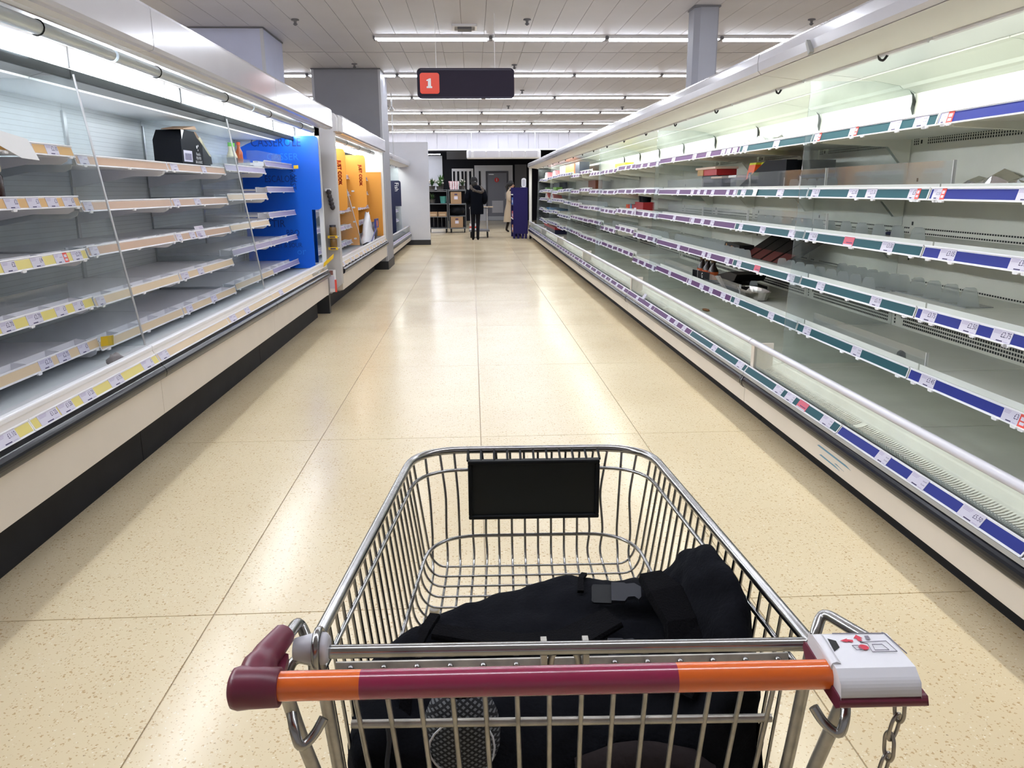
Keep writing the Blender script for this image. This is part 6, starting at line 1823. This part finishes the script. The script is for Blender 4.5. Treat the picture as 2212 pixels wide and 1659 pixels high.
for sg in (-1, 1):
    xo = 0.0 if sg < 0 else 0.01
    X = lambda v: sg * v + xo * (sg > 0)
    build(MB().tube(fillet([(X(0.240), 0.090, 0.955), (X(0.226), 0.094, 0.80), (X(0.205), 0.15, 0.52), (X(0.215), 0.35, 0.28)], 0.05), 0.0065, 8), 'side_frame', CHROMED, tr)
    build(MB().tube(fillet([(X(0.262), 0.040, 0.968), (X(0.255), 0.055, 0.90), (X(0.232), 0.065, 0.80), (X(0.215), 0.10, 0.40), (X(0.225), 0.10, 0.20)], 0.06), 0.0068, 8), 'rear_leg', CHROMED, tr)
    build(MB().tube(fillet([(X(0.246), 0.092, 0.950), (X(0.262), 0.088, 0.957), (X(0.268), 0.075, 0.945), (X(0.252), 0.032, 0.918), (X(0.247), 0.028, 0.900), (X(0.236), 0.040, 0.905), (X(0.228), 0.048, 0.918)], 0.008), 0.0048, 8), 'bag_hook', CHROME, tr)
    build(MB().tube(fillet([(X(0.225), 0.02, 0.20), (X(0.205), 0.62, 0.24), (X(0.18), 0.66, 0.26)], 0.05), 0.010, 8), 'chassis_rail', CHROMED, tr)
    build(MB().tube([(X(0.19), 0.60, 0.245), (X(0.165), 0.56, zf(0.56) - 0.012)], 0.008, 8), 'front_strut', CHROMED, tr)
    for y, x in ((0.05, 0.225), (0.58, 0.20)):
        build(MB().box(X(x) - 0.016, X(x) + 0.016, y - 0.02, y + 0.03, 0.085, 0.215), 'castor_fork', CHROMED, tr)
        build(MB().lathe([(0.052, -0.012), (0.06, -0.006), (0.06, 0.006), (0.052, 0.012)], (X(x), y, 0.0605), 18, 0, 'x'), 'castor_wheel', BLACKP, tr)
build(MB().tube([(-0.205, 0.62, 0.24), (0.215, 0.62, 0.24)], 0.008, 8), 'chassis_cross_bar', CHROMED, tr)
# coin lock
mb = MB().prism([(-0.024, 0.969), (0.040, 0.970), (0.052, 0.980), (0.050, 0.988), (-0.028, 0.982), (-0.031, 0.975)], 0.224, 0.300, 0, 'x')
lk = build(mb, 'coin_lock', MAROON, tr, bevel=0.006, seg=3)
mb = MB().prism([(-0.029, 0.979), (0.046, 0.987), (0.046, 0.998), (0.036, 1.002), (-0.014, 1.001), (-0.0255, 0.993)], 0.2255, 0.2945, 0, 'x')
build(mb, 'lock_lid', LOCKW, lk, bevel=0.006, seg=4)
build(MB().tube([(0.2285, -0.008, 0.9985), (0.2305, 0.034, 0.9995)], 0.005, 8), 'coin_slide', LOCKW, lk)
build(MB().prism([(0.2345, 0.010), (0.2415, 0.016), (0.2425, 0.026), (0.2365, 0.030)], 1.0012, 1.0022, 0, 'z'), 'coin_slot', BLACKP, lk)
zz_ = 1.0026
def flat(pts, m, nm, z=zz_):
    build(MB().add([(x, y, z) for x, y in pts], [tuple(range(len(pts)))]), nm, m, lk)
LINE = mat('print_line', (0.20, 0.18, 0.22), 0.6)
RDP = mat('print_red', (0.55, 0.02, 0.05), 0.5)
flat([(0.246, 0.0255), (0.252, 0.0225), (0.252, 0.0242), (0.257, 0.0228), (0.258, 0.0262), (0.253, 0.0275), (0.254, 0.0290)], RDP, 'red_arrow')
flat([(0.2595, 0.0285), (0.2645, 0.0345), (0.2685, 0.0285), (0.2660, 0.0287), (0.2662, 0.0245), (0.2625, 0.0245), (0.2622, 0.0287)], RDP, 'red_arrow')
flat([(0.2625 + 0.0045 * math.cos(R(a)), 0.0145 + 0.0042 * math.sin(R(a))) for a in range(0, 360, 24)], RDP, 'red_disc')
flat([(0.2705, 0.0260), (0.2745, 0.0265), (0.2752, 0.0330), (0.2712, 0.0325)], LINE, 'key_symbol')
def outline(pts, nm):
    build(MB().tube([(x, y, zz_) for x, y in pts], 0.0004, 4, 0, True), nm, LINE, lk)
outline([(0.267, 0.007), (0.289, 0.007), (0.287, 0.0235), (0.263, 0.0225), (0.2685, 0.0195)], 'lock_symbol')
outline([(0.2705, 0.0095), (0.283, 0.0095), (0.281, 0.0185), (0.272, 0.0185)], 'lock_symbol')
outline([(0.2545, 0.0105), (0.260, 0.0105), (0.259, 0.0175), (0.2535, 0.0175)], 'coin_symbol')
outline([(0.244, 0.037), (0.292, 0.036), (0.296, 0.004), (0.2955, 0.003), (0.2915, 0.0365), (0.244, 0.0375)], 'border_line')
LINKP = []
for k in range(24):
    a = 2 * math.pi * k / 24
    LINKP.append((0.0052 * math.cos(a), 0, 0.0105 * math.sin(a) + (0.003 if math.sin(a) > 0 else -0.003)))
link_me = MB().tube(LINKP, 0.0017, 8, 0, True).mesh('chain_link', mat('chain_steel', (0.36, 0.33, 0.30), 0.3, 1.0))
cx_, cy_, cz_ = 0.291, -0.004, 0.954
for k in range(12):
    o = bpy.data.objects.new('chain_link', link_me)
    link(o, lk); ORG[o.name] = (0, 0, 0)
    sway = -0.0022 * k if k < 6 else -0.012 + 0.001 * k
    o.location = (cx_ + sway, cy_ + 0.0006 * k, cz_ - 0.0205 * k)
    o.rotation_euler = (R(4), R(8), R(25 if k % 2 else 110))

# ------------------------------------------------------------------ black rucksack lying in the basket
bg = thing('rucksack', 'black rucksack with grey buckles and a net pocket lying in the trolley basket', 'bag', (0.1, 0.85, 0.68))
ridge = [(-0.150, 0.79, 0.80), (-0.130, 0.80, 0.885), (-0.088, 0.86, 0.889), (-0.045, 0.90, 0.891), (0.027, 0.93, 0.894), (0.101, 0.95, 0.904), (0.165, 0.955, 0.912), (0.205, 0.945, 0.912), (0.236, 0.93, 0.908), (0.255, 0.92, 0.948), (0.270, 0.905, 0.978), (0.288, 0.885, 0.994), (0.300, 0.85, 0.968), (0.306, 0.81, 0.930), (0.307, 0.785, 0.85)]
rows = []
for (x, y, z) in ridge:
    b = 0.705
    yr = 0.728
    rows.append([(x, y + 0.05, b + 0.012), (x, y + 0.055, b + (z - b) * 0.35), (x, y + 0.035, b + (z - b) * 0.8), (x, y, z), (x, y - (y - yr) * 0.30, z - 0.010), (x, y - (y - yr) * 0.62, z - 0.034), (x, yr + 0.012, b + (z - b) * 0.66), (x, yr, b + (z - b) * 0.38), (x, yr + 0.01, b), (x, (y + yr) / 2, b - 0.002)])
mb = MB().grid(rows, 0, True, True)
mb.add(rows[0], [tuple(range(10))], 0, True).add(rows[-1], [tuple(range(9, -1, -1))], 0, True)
bo = build(mb, 'bag_body', CLOTH, bg, subsurf=3)
tx = bpy.data.textures.new('cloth_folds', 'CLOUDS')
tx.noise_scale = 0.06
dp = bo.modifiers.new('folds', 'DISPLACE')
dp.texture = tx
dp.strength = 0.026
dp.mid_level = 0.5
dp.texture_coords = 'GLOBAL'
def ribbon(pts, w, th, m, nm, up=(0, 0, 1)):
    """flat strap along pts; w may vary"""
    P = [Vector(p) for p in pts]
    mb = MB()
    rows = []
    for i, p in enumerate(P):
        t_ = (P[min(i + 1, len(P) - 1)] - P[max(i - 1, 0)]).normalized()
        s_ = t_.cross(Vector(up)).normalized()
        u_ = s_.cross(t_).normalized()
        ww = w[i] if isinstance(w, (list, tuple)) else w
        rows.append([p - s_ * ww + u_ * th * 0.3, p - s_ * ww * 0.9 + u_ * th, p + s_ * ww * 0.9 + u_ * th, p + s_ * ww + u_ * th * 0.3, p + s_ * ww - u_ * th * 0.3, p - s_ * ww - u_ * th * 0.3])
    mb.grid(rows, 0, False, True)
    return build(mb, nm, m, bg)
ribbon([(-0.056, 0.885, 0.886), (-0.066, 0.85, 0.887), (-0.078, 0.81, 0.880), (-0.084, 0.77, 0.855), (-0.086, 0.74, 0.80)], 0.007, 0.004, CLOTH2, 'seam_piping')
ribbon([(0.14, 0.955, 0.900), (0.132, 0.93, 0.906), (0.128, 0.90, 0.904)], 0.004, 0.003, CLOTH2, 'seam_piping')
ribbon([(-0.055, 0.835, 0.894), (0.0, 0.825, 0.889), (0.05, 0.815, 0.886), (0.10, 0.815, 0.886), (0.16, 0.84, 0.902)], [0.013, 0.014, 0.018, 0.026, 0.02], 0.005, CLOTH2, 'padded_strap')
ribbon([(0.215, 0.895, 0.925), (0.225, 0.86, 0.922), (0.24, 0.82, 0.905), (0.238, 0.785, 0.880), (0.22, 0.765, 0.85)], [0.016, 0.024, 0.026, 0.026, 0.022], 0.008, CLOTH2, 'shoulder_strap')
ribbon([(0.05, 0.79, 0.878), (0.11, 0.80, 0.887), (0.17, 0.795, 0.884), (0.22, 0.775, 0.862)], 0.009, 0.004, CLOTH2, 'padded_strap')
def buckle(c, rz, tilt, label=None):
    cx, cy, cz = c
    o = MB()
    o.prism(rrect(-0.030, -0.004, -0.013, 0.013, 0.003, 2), -0.003, 0.0, 0, 'z')
    o.prism([(-0.006, -0.013), (0.010, -0.013), (0.014, -0.007), (0.022, -0.006), (0.027, -0.010), (0.030, -0.006), (0.030, 0.008), (0.022, 0.013), (0.012, 0.0115), (0.010, 0.013), (-0.006, 0.013)], -0.001, 0.006, 1, 'z')
    me = o.mesh('buckle', [BLACKP, BUCKLE])
    ob = bpy.data.objects.new('buckle', me)
    g = ORG[bg.name]
    ob.location = (cx - g[0], cy - g[1], cz - g[2])
    ob.rotation_euler = (R(tilt[0]), R(tilt[1]), R(rz))
    link(ob, bg); ORG[ob.name] = g
    ob['label'] = 'dark grey side-release buckle'
    return ob
buckle((0.168, 0.872, 0.916), -8, (28, 0))
buckle((0.150, 0.785, 0.893), -4, (35, 0))
# net pocket with a bottle-like bulge, seen through the gate
rows = []
for i in range(9):
    u = i / 8
    th = math.pi * (0.10 + 0.80 * u)
    z = 0.815 + 0.062 * math.cos(th)
    r = 0.043 * (math.sin(th) ** 0.5)
    rows.append([(-0.022 + r * math.cos(2 * math.pi * k / 20), 0.748 + 0.55 * r * math.sin(2 * math.pi * k / 20), z) for k in range(20)])
build(MB().grid(rows, 0, True, True), 'net_pocket', NET, bg)
build(MB().tube([(-0.022 + 0.035 * math.cos(2 * math.pi * k / 20), 0.724 + 0.003 * math.sin(4 * math.pi * k / 20), 0.822 + 0.036 * math.sin(2 * math.pi * k / 20)) for k in range(20)], 0.0012, 5, 0, True), 'net_seam', mat('net_white', (0.6, 0.6, 0.62), 0.7), bg)
rows = []
rnd = random.Random(8)
for i in range(8):
    x = 0.10 + 0.155 * i / 7
    top = (0.795, 0.803, 0.812, 0.814, 0.812, 0.806, 0.80, 0.785)[i]
    rows.append([(x, 0.722, 0.70), (x, 0.717, 0.74), (x, 0.718, top - 0.02), (x, 0.724, top), (x, 0.732, top + 0.003)])
build(MB().grid(rows, 0, True), 'side_panel', BROWNC, bg)
build(MB().tube([(-0.10 + 0.002 * math.sin(k), 0.722, 0.86 - 0.012 * k) for k in range(12)], 0.0028, 5), 'zip', BUCKLE, bg)
build(MB().box(-0.106, -0.097, 0.714, 0.718, 0.775, 0.792), 'zip_pull', STEEL, bg)
